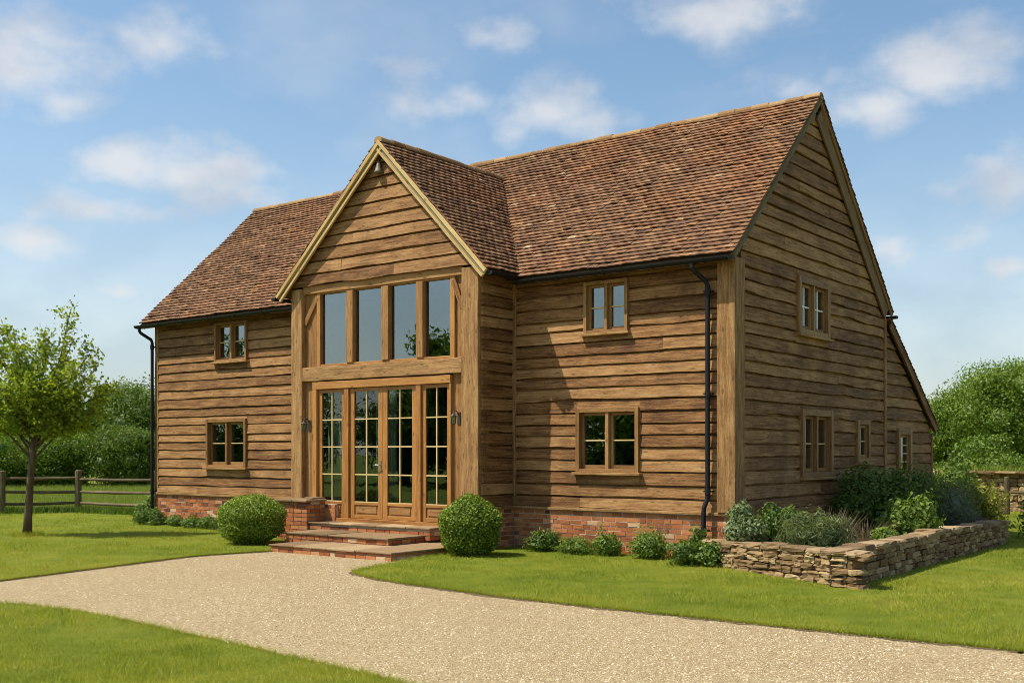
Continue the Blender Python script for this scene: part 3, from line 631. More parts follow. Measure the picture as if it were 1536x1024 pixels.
# windows
for Wd in (W1, W3): window(FRONT, *Wd, casing=.056, cs=.040)
for Wd in (W2, W4): window(FRONT, *Wd, casing=.07, cs=.05)
window(SIDE, *S5, bar='white_paint', rec=.0, casing=.11, proud=.10, bars_v=True); window(SIDE, *S6, rec=-.02, casing=.11, proud=.10)
window(SIDE, *S7, lights=1, rec=.02, casing=.10, proud=.10); window(SIDE, *S8, lights=1, nbar=3, rec=.02, casing=.12, proud=.10)

# ---- bay front: beams, panels, glazing, doors
m = MB(); m.timber((-8.62, -.875, 4.765), (-4.60, -.875, 4.765), .16, .15, (0, 0, 1)); m.build('head_beam', 'oak_beam', house, bevel=.008)
m = MB(); m.timber((-8.62, -.885, 3.145), (-4.60, -.885, 3.145), .19, .265, (0, 0, 1), .006); m.build('cross_beam', 'oak_post', house, bevel=.012)
for (a, b, z0, z1) in ((-8.62, -8.27, 3.28, 4.69), (-4.79, -4.60, 3.28, 4.69), (-8.62, -8.36, .36, 3.01), (-4.87, -4.60, .36, 3.01)):
    m = MB(); n = 2 if b - a > .2 else 1
    for q in range(n): m.box(BAYF, a + (b - a) * q / n + .002, a + (b - a) * (q + 1) / n - .002, -.14, -.055 + .006 * q, z0, z1, long=2)
    m.build('bay_panel', 'oak_beam', house, bevel=.005)
for (p, q) in (((-8.60, 4.12), (-8.25, 4.62)), ((-4.62, 4.12), (-4.83, 4.62))):
    m = MB(); m.timber((p[0], -.905, p[1]), (q[0], -.905, q[1]), .06, .10, (1, 0, 0)); m.build('corner_brace', 'oak_beam', house, bevel=.006)
# big four-light window
mb = MB(); F4 = [(-8.17, -7.45), (-7.27, -6.53), (-6.36, -5.68), (-5.52, -4.90)]
zb, zt = 3.30, 4.665
mb.box(BAYF, -8.265, -8.17, -.13, -.012, 3.282, 4.69, r=.7); mb.box(BAYF, -4.90, -4.795, -.13, -.012, 3.282, 4.69, r=.7)
mb.box(BAYF, -8.17, -4.90, -.13, -.02, zt, 4.69, r=.5); mb.box(BAYF, -8.17, -4.90, -.13, -.02, 3.282, 3.325, r=.6)
w4 = mb.build('bay_window', 'oak_joinery', house, bevel=.005)
for (a, b) in zip(F4, F4[1:]):
    m = MB(); m.box(BAYF, a[1], b[0], -.13, .008, 3.325, zt, r=.75); m.build('mullion', 'oak_beam', w4, bevel=.006)
for (a, b) in F4:
    m = MB(); m.box(BAYF, a, b, -.085, -.079, 3.32, zt); m.build('pane', 'window_glass', w4)
    for c in (a, b - .018): m = MB(); m.box(BAYF, c, c + .018, -.079, -.05, 3.325, zt, r=.2); m.build('glazing_bead', 'oak_window', w4)
# doors
DZ0, DZ1 = .37, 2.99
mb = MB(); mb.box(BAYF, -8.355, -8.245, -.13, .015, DZ0, DZ1 - .14, r=.9); mb.box(BAYF, -4.895, -4.865, -.13, .01, DZ0, DZ1 - .14, r=.8); mb.box(BAYF, -8.355, -4.865, -.13, .02, DZ1 - .14, DZ1, r=.8)
mb.box(BAYF, -7.50, -7.385, -.13, .005, DZ0, DZ1 - .141, r=.35); mb.box(BAYF, -5.69, -5.57, -.13, .005, DZ0, DZ1 - .141, r=.35)
mb.box(BAYF, -8.245, -4.895, -.13, .03, DZ0 - .02, DZ0 + .05, r=.2)
dfr = mb.build('door_frame', 'oak_joinery', house, bevel=.005)
def door(u0, u1, st, name, r):
    zb, zt, bot = DZ0 + .055, DZ1 - .146, .30
    m = MB(); d0, d1 = -.085, -.035
    m.box(BAYF, u0, u0 + st, d0, d1, zb, zt, r=r); m.box(BAYF, u1 - st, u1, d0, d1, zb, zt, r=r + .1); m.box(BAYF, u0 + st, u1 - st, d0, d1 - .002, zt - .065, zt, r=r); m.box(BAYF, u0 + st, u1 - st, d0, d1 - .002, zb, zb + .07, r=r); m.box(BAYF, u0 + st, u1 - st, d0, d1 - .002, zb + bot - .05, zb + bot, r=r)
    D = m.build(name, 'oak_joinery', house, bevel=.004)
    m = MB(); m.box(BAYF, u0 + st, u1 - st, d0, d1 - .022, zb + .07, zb + bot - .05, r=.6, long=2); m.box(BAYF, u0 + st + .05, u1 - st - .05, d0, d1 - .010, zb + .10, zb + bot - .08, r=.65, long=0); m.build('lower_panel', 'oak_beam', D, bevel=.004)
    ga, gb, gz0, gz1 = u0 + st, u1 - st, zb + bot, zt - .065
    m = MB(); m.box(BAYF, ga, gb, -.064, -.059, gz0, gz1); m.build('pane', 'door_glass', D)
    b = MB(); um = (ga + gb) / 2; b.box(BAYF, um - .011, um + .011, -.075, d1 - .006, gz0, gz1, r=.5)
    for k in (1, 2, 3): zz = gz0 + (gz1 - gz0) * k / 4; b.box(BAYF, ga, um - .011, -.075, d1 - .008, zz - .011, zz + .011, r=.6); b.box(BAYF, um + .011, gb, -.075, d1 - .008, zz - .011, zz + .011, r=.6)
    b.box(BAYF, ga, gb, -.058, d1 - .004, gz0, gz0 + .014, r=.8)
    b.build('glazing_bar', 'glazing_oak', D); return D
door(-8.24, -7.505, .10, 'sidelight', .35); dl = door(-7.38, -6.535, .115, 'door', .5); door(-6.53, -5.695, .115, 'door', .55); door(-5.565, -4.90, .085, 'sidelight', .4)
m = MB(); m.box(BAYF, -6.60, -6.565, -.035, -.027, 1.30, 1.50); m.tube([BAYF(-6.583, -.03, 1.42), BAYF(-6.583, .02, 1.42), BAYF(-6.65, .03, 1.42), BAYF(-6.70, .028, 1.41)], .009, 8); m.build('handle', 'steel', dl, smooth=False)

# ---- roofs
def roof_plane(O, U, S, W, SL, keep=None, exp=.112, tw=.165, seed=1, name='roof', sag=.022, under=None):
    """plain clay tiles laid one by one on the plane O + U u + S s"""
    O, U, S = Vector(O), Vector(U).normalized(), Vector(S).normalized(); N = U.cross(S).normalized()
    if N.z < 0: N = -N
    rs = random.Random(seed); mb = MB(); rows = int(SL / exp) + 1
    for i in range(rows):
        s0 = i * exp; u = -tw * (.5 if i % 2 else 0); rowj = rs.uniform(-.006, .006)
        while u < W:
            a, b = max(u + .001, 0 - rs.uniform(0, .012)), min(u + tw - .001, W + rs.uniform(0, .012)); u += tw
            if b - a < .03: continue
            mid = O + U * ((a + b) / 2) + S * s0
            if keep and not keep(mid): continue
            sg = sag * (nz(a * .45 + seed, s0 * .5) + .6 * nz(a * 1.6, s0 * 1.4 + seed)); lift = rs.uniform(-.003, .007) + (rs.random() < .05) * .010; tw_ = rs.uniform(-.004, .004); tj = rowj + .014 * nz(a * .9, s0 * 3 + seed) + rs.uniform(-.005, .005)
            s1 = min(s0 + exp + .045, SL)
            if s1 - s0 < .04: continue
            dt = .042 + lift + sg; dh = .006 + sg; th = .022
            p = lambda uu, ss, dd: tuple(O + U * uu + S * ss + N * dd)
            c = .004
            top = [mb.vert(p(a, s0 + tj, dt + tw_ - c)), mb.vert(p((a + b) / 2, s0 + tj - .002, dt + c)), mb.vert(p(b, s0 + tj, dt - tw_ - c)), mb.vert(p(b, s1, dh)), mb.vert(p((a + b) / 2, s1, dh + c)), mb.vert(p(a, s1, dh))]
            bot = [mb.vert(p(a, s0 + tj, dt + tw_ - c - th)), mb.vert(p((a + b) / 2, s0 + tj - .002, dt + c - th)), mb.vert(p(b, s0 + tj, dt - tw_ - c - th)), mb.vert(p(b, s1, dh - th)), mb.vert(p(a, s1, dh - th))]
            r = min(1, max(0, rs.gauss(.5, .17)))
            q = [[(a, s0), ((a + b) / 2, s0), (b, s0), (b, s1), ((a + b) / 2, s1), (a, s1)], 0]; uq = lambda *k: [q[0][i] for i in k]
            mb.face([top[0], top[1], top[4], top[5]], uq(0, 1, 4, 5), r); mb.face([top[1], top[2], top[3], top[4]], uq(1, 2, 3, 4), r)
            mb.face([bot[0], bot[1], top[1], top[0]], uq(0, 1, 1, 0), r); mb.face([bot[1], bot[2], top[2], top[1]], uq(1, 2, 2, 1), r)
            mb.face([bot[2], bot[3], top[3], top[2]], None, r); mb.face([bot[4], bot[0], top[0], top[5]], None, r)
    ro = mb.build(name, 'roof_tile', house)
    for k, (ua, ub, sa, sb) in enumerate(under or [(0, W, 0, SL)]):
        us = MB(); us.hexa([tuple(O + U * uu + S * ss + N * dd) for dd in (-.055, -.024) for ss in (sa, sb) for uu in (ua, ub)], 0, .4); us.build('roof_boarding', 'soffit_wood', ro)
    return ro
X0, X1 = -15.0, .14
vf = Vector((0, 3.43, 3.248)); vb = Vector((0, -3.79, 3.431))
def keep_main(p):                                             # no tiles under the bay roof
    zz = min(ZV + (p.x - XL) * slBL, ZV + (XRr - p.x) * slBR)
    return not (p.x > XL + .05 and p.x < XRr - .05 and p.z < zz - .12 and p.y < 2.6)
LF = vf.length
r1 = roof_plane((X0, -.3, 4.635), (1, 0, 0), vf, X1 - X0, LF, keep_main, seed=2, under=[(0, XL - X0 + .35, 0, LF), (XRr - X0 - .35, X1 - X0, 0, LF), (XL - X0 + .35, XRr - X0 - .35, LF * .62, LF)])
r2 = roof_plane((X0, 6.92, 4.452), (1, 0, 0), vb, X1 - X0, vb.length, seed=4)
vl = Vector((0, 6.75 - 9.92, 4.36 - 2.215)); r3 = roof_plane((X0, 9.92, 2.215), (1, 0, 0), vl, X1 - X0, vl.length, seed=5)
yb0 = -1.13; BL = 2.75 + 1.13
vL = Vector((XC - XL, 0, ZR2 - ZV)); vR = Vector((XC - XRr, 0, ZR2 - ZV))
zmain = lambda y: 4.635 + (y + .3) * slF
keep_bay = lambda p: not (p.y > -.3 and p.z < zmain(p.y) - .12)
def bay_under(v):  # under-boarding only where the bay stands clear of the main roof
    out = []; n = 7
    for i in range(n):
        sa, sb = v.length * i / n, v.length * (i + 1) / n; zz = ZV + (ZR2 - ZV) * (i + 1) / n; yy = (zz - 4.635) / slF - .3; out.append((0, min(BL, yy + 1.13 + .05), sa, sb))
    return out
b1 = roof_plane((XL, yb0, ZV), (0, 1, 0), vL, BL, vL.length, keep_bay, seed=6, name='bay_roof', under=bay_under(vL))
b2 = roof_plane((XRr, yb0, ZV), (0, 1, 0), vR, BL, vR.length, keep_bay, seed=7, name='bay_roof', under=bay_under(vR))
def ridge(p, q, name, parent):
    p, q = Vector(p), Vector(q); a = (q - p).normalized(); L = (q - p).length; sd = a.cross(Vector((0, 0, 1))).normalized(); m = MB(); x = 0
    while x < L:
        l = min(.33, L - x) - .006; dz = random.uniform(-.008, .01) + .015 * nz(x * .7); dy = random.uniform(-.008, .008); r = random.random(); rr = .086 + random.uniform(-.006, .006); rings = []
        for t, sc_ in ((0, 1.04), (l * .94, 1.0), (l, .98)):
            c = p + a * (x + t) + Vector((0, 0, dz - .045)) + sd * dy
            rings.append([m.vert(c + sd * math.cos(math.pi * (k / 8 * 1.16 - .08)) * rr * sc_ * 1.12 + Vector((0, 0, 1)) * math.sin(math.pi * (k / 8 * 1.16 - .08)) * rr * sc_) for k in range(9)])
        for A, B in zip(rings, rings[1:]):
            for k in range(8): m.face([A[k], A[k + 1], B[k + 1], B[k]], None, r)
        m.face(rings[0], None, r); m.face(rings[-1][::-1], None, r); x += .33
    return m.build(name, 'ridge_tile', parent)
ridge((X0, 3.13, 7.885), (X1 + .01, 3.13, 7.885), 'ridge_tiles', r1)
ridge((XC, yb0 - .01, ZR2 + .02), (XC, 2.56, ZR2 + .02), 'ridge_tiles', b1)
# bargeboards
def barge(p, q, w, h, off, mat, name='bargeboard', upn=(0, 0, 1)):
    m = MB(); m.timber(p, q, w, h, upn, .003); return m.build(name, mat, house, bevel=.006)
def verge(x, y0, z0, y1, z1, depth, w, mat, drop=.03, name='bargeboard'):
    a = Vector((0, y1 - y0, z1 - z0)).normalized(); nn = Vector((0, -a.z, a.y)); nn = nn if nn.z > 0 else -nn; o = nn * -(drop + depth / 2)
    barge(Vector((x, y0, z0)) + o, Vector((x, y1, z1)) + o, w, depth, 0, mat, name, nn)
verge(.115, -.30, 4.635, 3.12, 7.875, .11, .04, 'barge_dark', .012); verge(.115, 6.92, 4.452, 3.14, 7.875, .08, .04, 'oak_cladding', .012)
verge(.085, 6.78, 4.58, 3.30, 7.73, .27, .035, 'soffit_wood', .10)
verge(.115, 9.92, 2.215, 6.85, 4.29, .17, .04, 'oak_cladding', .012)
verge(-14.96, -.30, 4.635, 3.12, 7.875, .14, .04, 'barge_grey', .012); verge(-14.96, 6.92, 4.452, 3.14, 7.875, .14, .04, 'barge_grey', .012)
def bverge(y, x0, x1, sgn, depth, w, mat, drop):
    a = Vector((x1 - x0, 0, ZR2 - ZV)).normalized(); nn = Vector((-a.z, 0, a.x)); nn = nn if nn.z > 0 else -nn; o = nn * -(drop + depth / 2)
    barge(Vector((x0, y, ZV)) + o - a * .02, Vector((x1, y, ZR2)) + o - a * .0, w, depth, 0, mat, 'bargeboard', nn)
for x0 in (XL, XRr):
    e = .0 if x0 == XL else .0
    bverge(-1.115, x0, XC, 1, .068, .05, 'barge_wood', .006); bverge(-1.085, x0, XC, 1, .052, .03, 'barge_grey', .076); bverge(-1.10, x0, XC, 1, .048, .045, 'barge_wood', .130)
# gutters and downpipes
def gutter(p, q, r=.062):
    p, q = Vector(p), Vector(q); a = (q - p).normalized(); sd = a.cross(Vector((0, 0, 1))).normalized(); m = MB(); n = 10; A, B, A2, B2 = [], [], [], []
    for k in range(n + 1):
        t = math.pi + math.pi * k / n; o = sd * math.cos(t) * r + Vector((0, 0, math.sin(t) * r)); o2 = o * .86
        A.append(m.vert(p + o)); B.append(m.vert(q + o)); A2.append(m.vert(p + o2)); B2.append(m.vert(q + o2))
    for k in range(n): m.face([A[k], A[k + 1], B[k + 1], B[k]]); m.face([A2[k], B2[k], B2[k + 1], A2[k + 1]])
    m.face([A[0], B[0], B2[0], A2[0]]); m.face([A[n], A2[n], B2[n], B[n]]); m.face(A); m.face(B[::-1])
    L = (q - p).length
    for i in range(int(L / .9) + 1):                      # brackets
        c = p + a * min(L - .02, .05 + i * .9); m.tube([c + sd * r * 1.1, c + sd * r * .75 - Vector((0, 0, r * .8)), c - Vector((0, 0, r * 1.1)), c - sd * r * .75 - Vector((0, 0, r * .8)), c - sd * r * 1.1], .008, 6)
    return m.build('gutter', 'black_iron', house)
gutter((-15.06, -.355, 4.590), (XL + .12, -.355, 4.590)); gutter((XRr - .02, -.355, 4.590), (.10, -.355, 4.590))
gutter((XRr + .045, -1.09, 4.665), (XRr + .045, -.30, 4.665)); gutter((XL - .05, -1.16, 4.665), (XL - .05, -.30, 4.665)); gutter((X0, 6.97, 4.40), (X1 + .06, 6.97, 4.40))
for i, x in enumerate((-15.0, XRr)): m = MB(); m.box(FRONT, x, (XL + .2 if i == 0 else .12), .23, .27, 4.53, 4.61, r=.2); m.build('fascia_board', 'soffit_wood', house)
def pipe(pts, collars):
    m = MB(); m.tube(pts, .037, 12); 
    for (x, y, z) in collars: m.tube([(x, y, z - .05), (x, y, z + .05)], .046, 12); m.box(ident, x - .075, x + .075, y, y + .06, z - .012, z + .012)
    return m.build('downpipe', 'black_iron', house, smooth=False)
pipe([(-.52, -.355, 4.56), (-.52, -.355, 4.47), (-.50, -.33, 4.42), (-.385, -.16, 4.27), (-.37, -.135, 4.20), (-.37, -.135, 1.00), (-.375, -.14, .93), (-.41, -.175, .80), (-.415, -.18, .72), (-.415, -.18, .06)], [(-.37, -.135, 4.12), (-.37, -.135, 2.55), (-.37, -.135, 1.05), (-.415, -.18, .45)])
pipe([(-14.92, -.355, 4.56), (-14.92, -.355, 4.47), (-14.90, -.33, 4.42), (-14.77, -.14, 4.27), (-14.76, -.12, 4.20), (-14.76, -.12, .02)], [(-14.76, -.12, 4.1), (-14.76, -.12, 2.3), (-14.76, -.12, .75)])
# inside of the house: floor, partition and inner walls so the rooms are dark
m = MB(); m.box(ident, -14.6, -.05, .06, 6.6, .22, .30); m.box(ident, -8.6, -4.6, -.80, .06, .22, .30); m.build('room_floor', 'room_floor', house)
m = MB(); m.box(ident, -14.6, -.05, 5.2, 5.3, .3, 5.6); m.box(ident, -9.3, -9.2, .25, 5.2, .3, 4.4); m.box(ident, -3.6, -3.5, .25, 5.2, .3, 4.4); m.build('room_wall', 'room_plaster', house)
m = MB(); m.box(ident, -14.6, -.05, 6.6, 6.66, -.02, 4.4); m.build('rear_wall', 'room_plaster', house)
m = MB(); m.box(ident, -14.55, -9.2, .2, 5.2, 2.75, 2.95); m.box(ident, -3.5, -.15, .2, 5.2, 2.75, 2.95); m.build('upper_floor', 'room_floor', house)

# ------------------------------------------------------------------ curtains
def curtain(u0, u1, z0, z1, y, label):
    m = MB(); n = 40; A = []
    for k in range(n + 1):
        t = k / n; u = u0 + (u1 - u0) * t; o = .045 * math.sin(t * n * .95) + .02 * math.sin(t * 17); A.append((m.vert((u, y + o * .7, z0)), m.vert((u, y + o, z1))))
    for (a, b), (c, d) in zip(A, A[1:]): m.face([a, c, d, b])
    c = m.build('curtain', 'curtain_cloth', smooth=True); s = c.modifiers.new('thickness', 'SOLIDIFY'); s.thickness = .006
    return tag(c, label, 'curtain')
curtain(-8.35, -7.75, .32, 2.95, -.55, 'pale curtain hanging behind the leftmost glazed sidelight of the entrance')
curtain(-7.15, -6.60, .32, 2.95, -.45, 'pale curtain hanging behind the left door leaf with the handle')

# ------------------------------------------------------------------ steps, pier
st = thing('entrance_steps', (-6.0, -2.0, 0), 'brick and stone entrance steps rising to the glazed doors', 'steps')
def step(x0, x1, y0, y1, z0, z1, tread=.032, seed=0):
    fM = lambda u, d, z: (u, y0 - d, z); rM = lambda u, d, z: (x1 + d, u, z)
    m = MB(); bricks(m, fM, x0, x1 + .02, z0, z1 - tread - .004, .02, seed=seed); bricks(m, rM, y0 - .02, y1, z0, z1 - tread - .004, .02, seed=seed + 1)
    s = m.build('step', 'brick', st); m = MB(); m.box(ident, x0, x1, y0, y1, z0, z1 - tread - .003); m.build('mortar', 'lime_mortar', s)
    m = MB(); x = x0 - .03; rs = random.Random(seed)
    while x < x1 + .03:                                         # stone slabs of the tread
        l = rs.uniform(.5, .8); e = min(x + l, x1 + .045)
        if x1 - e < .2: e = x1 + .045
        m.box(ident, x, e - .006, y0 - .045 + rs.uniform(-.006, .006), y1, z1 - tread, z1 + rs.uniform(-.004, .004), jit=.004); x = e
    m.build('tread', 'step_stone', s, bevel=.01)
step(-7.0, -4.22, -3.10, -.98, -.03, .11, seed=41); step(-7.62, -5.10, -2.25, -.98, .05, .235, seed=43); step(-7.95, -4.97, -1.38, -.96, .15, .36, seed=45)
pr = thing('brick_pier', (-8.37, -1.2, 0), 'low brick pier with a stone cap left of the entrance steps', 'pier')
m, k = MB(), MB(); pf = lambda u, d, z: (u, -1.42 - d, z); prr = lambda u, d, z: (-8.0 + d, u, z)
bricks(m, pf, -8.78, -7.97, -.02, .72, .03, seed=51); bricks(m, prr, -1.45, -.99, -.02, .72, .03, seed=52); m.build('pier_brickwork', 'brick', pr)
k.box(ident, -8.78, -8.0, -1.43, -1.0, -.02, .72); k.build('mortar', 'lime_mortar', pr)
m = MB(); m.box(ident, -8.84, -8.32, -1.51, -.985, .722, .765, jit=.006); m.box(ident, -8.31, -7.92, -1.51, -.985, .722, .768, jit=.006); m.box(ident, -8.2, -7.98, -1.30, -.985, .770, .80, jit=.006); m.build('pier_cap', 'step_stone', pr, bevel=.012)

# ------------------------------------------------------------------ lanterns and bell lamp
def lantern(x, z, label):
    t = thing('wall_lantern', (x, -.89, z - .15), label, 'lantern', 'lanterns beside the entrance doors')
    m = MB(); m.box(ident, x - .035, x + .035, -.905, -.885, z - .12, z + .10); m.tube([(x, -.90, z + .05), (x, -.97, z + .12), (x, -1.03, z + .13), (x, -1.045, z + .08)], .009, 7); m.build('bracket', 'dark_lantern', t)
    m = MB(); c = (x, -1.045, z - .15)
    m.lathe((x, -1.045, z), [(.01, .08), (.022, .065), (.060, .03), (.055, .022)], 6); m.lathe((x, -1.045, z), [(.032, -.115), (.036, -.105), (.015, -.095)], 6)
    for k in range(6):
        a = 2 * math.pi * k / 6; m.tube([(x + 0.050 * math.cos(a), -1.045 + 0.050 * math.sin(a), z + .025), (x + 0.034 * math.cos(a), -1.045 + 0.034 * math.sin(a), z - .105)], .006, 5)
    m.build('lantern_frame', 'dark_lantern', t)
    m = MB(); m.lathe((x, -1.045, z), [(.031, -.10), (.047, .022)], 6); m.build('lantern_glass', 'window_glass', t)
lantern(-8.49, 2.17, 'small dark lantern on the oak panel left of the entrance doors'); lantern(-4.72, 2.24, 'small dark lantern on the oak panel right of the entrance doors')
t = thing('gable_lamp', (-6.50, -.98, 6.85), 'grey bell shaped lamp under the peak of the entrance gable', 'lamp')
m = MB(); m.lathe((-6.50, -1.045, 6.70), [(.085, 0), (.092, .012), (.07, .05), (.05, .12), (.034, .19), (.012, .22)], 14); m.build('lamp_shade', 'lamp_metal', t, smooth=True)
m = MB(); m.tube([(-6.50, -1.045, 6.91), (-6.49, -1.04, 6.97), (-6.45, -.95, 6.98)], .014, 7); m.build('bracket', 'dark_lantern', t)

# ------------------------------------------------------------------ plants
def ball(name, c, rx, rz, label, n=15000):
    t = thing(name, (c[0], c[1], 0), label, 'shrub', 'clipped box balls by the steps')
    leaves_on('foliage', [(c[0], c[1], rz * .98, rx, rx, rz)], n, .046, 'leaf_box', t, core=.76, lo=.80, hi=1.08, lump=.07, flop=1.4, minz=.01)
    m = MB(); m.tube([(c[0], c[1], -.02), (c[0], c[1], rz)], .035, 8); m.build('stem', 'bark', t)
ball('box_shrub', (-8.33, -2.45), .585, .445, 'clipped round box shrub left of the entrance steps beside the brick pier', 17000)
ball('box_shrub', (-3.72, -1.80), .475, .475, 'clipped round box shrub right of the entrance steps at the bay corner')
def shrub(name, label, blobs, n, size, mat, cat='shrub', group=None, core=.42, stem=True, spikes=0, **kw):
    b = np.array(blobs); c = b[:, :2].mean(0); z = (b[:, 2] - b[:, 5]).min(); z = max(z, 0)
    t = thing(name, (c[0], c[1], z), label, cat, group)
    leaves_on('foliage', blobs, int(n * 1.7), size, mat, t, core=core * .8, minz=z + .005, **kw)
    if stem:
        m = MB()
        for bb in blobs[:4]: m.tube([(c[0], c[1], z), ((c[0] + bb[0]) / 2, (c[1] + bb[1]) / 2, z + (bb[2] - z) * .5), (bb[0], bb[1], bb[2])], [.018, .014, .008], 6)
        m.build('stem', 'bark', t)
    return t
def lumps(c, r, h, n, seed, z0=0, k=.5):
    rs = random.Random(seed); out = []
    for i in range(n):
        a = rs.uniform(0, 6.28); q = rs.uniform(.2, 1) ** .5 * r * .62; s = rs.uniform(.75, 1.15) * k * r; hh = rs.uniform(.35, .75) * h
        out.append((c[0] + math.cos(a) * q, c[1] + math.sin(a) * q, z0 + hh * .8, s, s * rs.uniform(.85, 1.1), hh * rs.uniform(.75, 1.0)))
    return out
PG = 'small shrubs along the brick plinth'
shrub('plinth_shrub', 'dark low bush in the corner between the bay and the right wall', lumps((-3.30, -.42), .32, .32, 9, 1), 1900, .055, 'leaf_dark', group=PG, lump=.4, hi=1.22)
shrub('plinth_shrub', 'lowest spreading plant of the row under the ground floor window', lumps((-2.55, -.50), .36, .20, 8, 2), 1900, .05, 'leaf_mid', group=PG, lump=.4, hi=1.22)
shrub('plinth_shrub', 'narrow upright green bush at the plinth between the low plant and a wider bush', lumps((-1.98, -.45), .24, .35, 8, 3), 1500, .05, 'leaf_mid', group=PG, lump=.4, hi=1.22)
shrub('plinth_shrub', 'wide rounded green bush against the brick plinth nearest to the downpipe shrub', lumps((-1.22, -.48), .34, .36, 11, 4), 2300, .05, 'leaf_mid', group=PG, lump=.4, hi=1.22)
shrub('plinth_shrub', 'leafy bush growing round the foot of the right downpipe', lumps((-.10, -.95), .40, .29, 10, 5) + [(-.33, -.55, .34, .13, .12, .18)], 3000, .065, 'leaf_dark', group=PG, lump=.4, hi=1.2)
for i, (xx, w) in enumerate(((-14.55, .3), (-13.8, .45), (-12.9, .45), (-12.1, .4), (-11.4, .3))):
    pass
shrub('ground_cover', 'low dark ivy strip along the foot of the left brick plinth', [b for i, xx in enumerate((-14.4, -13.9, -13.3, -12.7, -12.1, -11.6)) for b in lumps((xx, -.35), .50, .20 + .12 * (i == 0), 7, 10 + i, 0, .42)], 6500, .055, 'leaf_dark', 'ivy', stem=False)
shrub('corner_weed', 'tall leafy weed clump beside the foot of the left downpipe', lumps((-15.05, .05), .36, .50, 8, 19) , 1700, .075, 'leaf_mid', 'plant', core=.6, lump=.3)

# raised bed
bedp = [(-.10, -.80), (2.62, -2.28), (2.56, 1.5), (2.53, 5.9)]
wl = thing('stone_bed_wall', (1.6, -.6, 0), 'low dry stone retaining wall round the raised flower bed', 'wall')
ICO = bmesh.new(); bmesh.ops.create_cube(ICO, size=2); bmesh.ops.subdivide_edges(ICO, edges=ICO.edges[:], cuts=2, use_grid_fill=True)
ICV = [v.co.copy() for v in ICO.verts]; ICF = [[v.index for v in f.verts] for f in ICO.faces]; ICO.free()
def stone(mb, c, ax, half, rs, rough=.30):
    """one rounded uneven stone"""
    r = rs.random(); ix = []; ph = rs.uniform(0, 99)
    for v in ICV:
        q = v.copy(); e = q.length
        q = q * (1 - .17 * max(0, e - 1)); q = q * (1 + rough * nz(q.x * 1.1 + ph, q.y * 1.1, q.z * 1.1) + .10 * nz(q.x * 3 + ph, q.y * 3, q.z * 3))
        ix.append(mb.vert(tuple(Vector(c) + ax[0] * q.x * half[0] + ax[1] * q.y * half[1] + ax[2] * q.z * half[2])))
    for f in ICF: mb.face([ix[i] for i in f], None, r)
def stone_wall(mb, cap, p, q, h0, h1, th, seed, course=.085):
    rs = random.Random(seed); p, q = Vector((*p, 0)), Vector((*q, 0)); a = (q - p); L = a.length; a.normalize(); n = Vector((a.y, -a.x, 0)); up = Vector((0, 0, 1)); z = -.02
    while z < max(h0, h1) - .06:
        c = course * rs.uniform(.7, 1.35); u = -rs.uniform(0, .1)
        while u < L:
            w = rs.uniform(.10, .34); um = u + w / 2; hh = h0 + (h1 - h0) * um / L - .045
            if z < hh:
                ch = min(c, hh - z + .02) * rs.uniform(.9, 1.08); stone(mb, p + a * um + n * (-.10 + rs.uniform(-.012, .018)) + up * (z + ch / 2 + rs.uniform(-.008, .008)), (a, n, up), (w / 2 * 1.0, .10, ch / 2 * 1.0), rs)
            u += w
        z += c
    u = -.03
    while u < L + .02:                                          # capping stones
        w = rs.uniform(.28, .6); um = u + w / 2; hh = h0 + (h1 - h0) * min(um / L, 1); stone(cap, p + a * um + n * (-th / 2 + .01) + up * (hh - .03 + rs.uniform(-.012, .012)), (a, n, up), (w / 2 * 1.0, th / 2 * rs.uniform(.95, 1.1), .042 * rs.uniform(.8, 1.2)), rs, .1); u += w
mb, cp = MB(), MB()
stone_wall(mb, cp, bedp[0], bedp[1], .36, .45, .30, 61, .088); stone_wall(mb, cp, bedp[1], bedp[2], .45, .44, .34, 62, .075); stone_wall(mb, cp, bedp[2], bedp[3], .47, .40, .34, 63, .075)
mb.build('stonework', 'rubble_stone', wl); cp.build('capping', 'step_stone', wl)
k = MB()
for p, q in zip(bedp, bedp[1:]):
    p, q = Vector((*p, 0)), Vector((*q, 0)); a = (q - p).normalized(); n = Vector((a.y, -a.x, 0)); A, B = p - n * .05, q - n * .05; A2, B2 = p - n * .22, q - n * .22
    k.hexa([(v.x, v.y, z) for z in (-.02, .36) for (v0, v1) in ((A, B), (A2, B2)) for v in (v0, v1)], 0, .1)
k.build('wall_core', 'soil', wl)
ngon_sheet('bed_soil', [(.02, -.5), (2.4, -1.95), (2.35, 5.85), (1.4, 8.6), (.02, 8.6)], .33, 'soil')
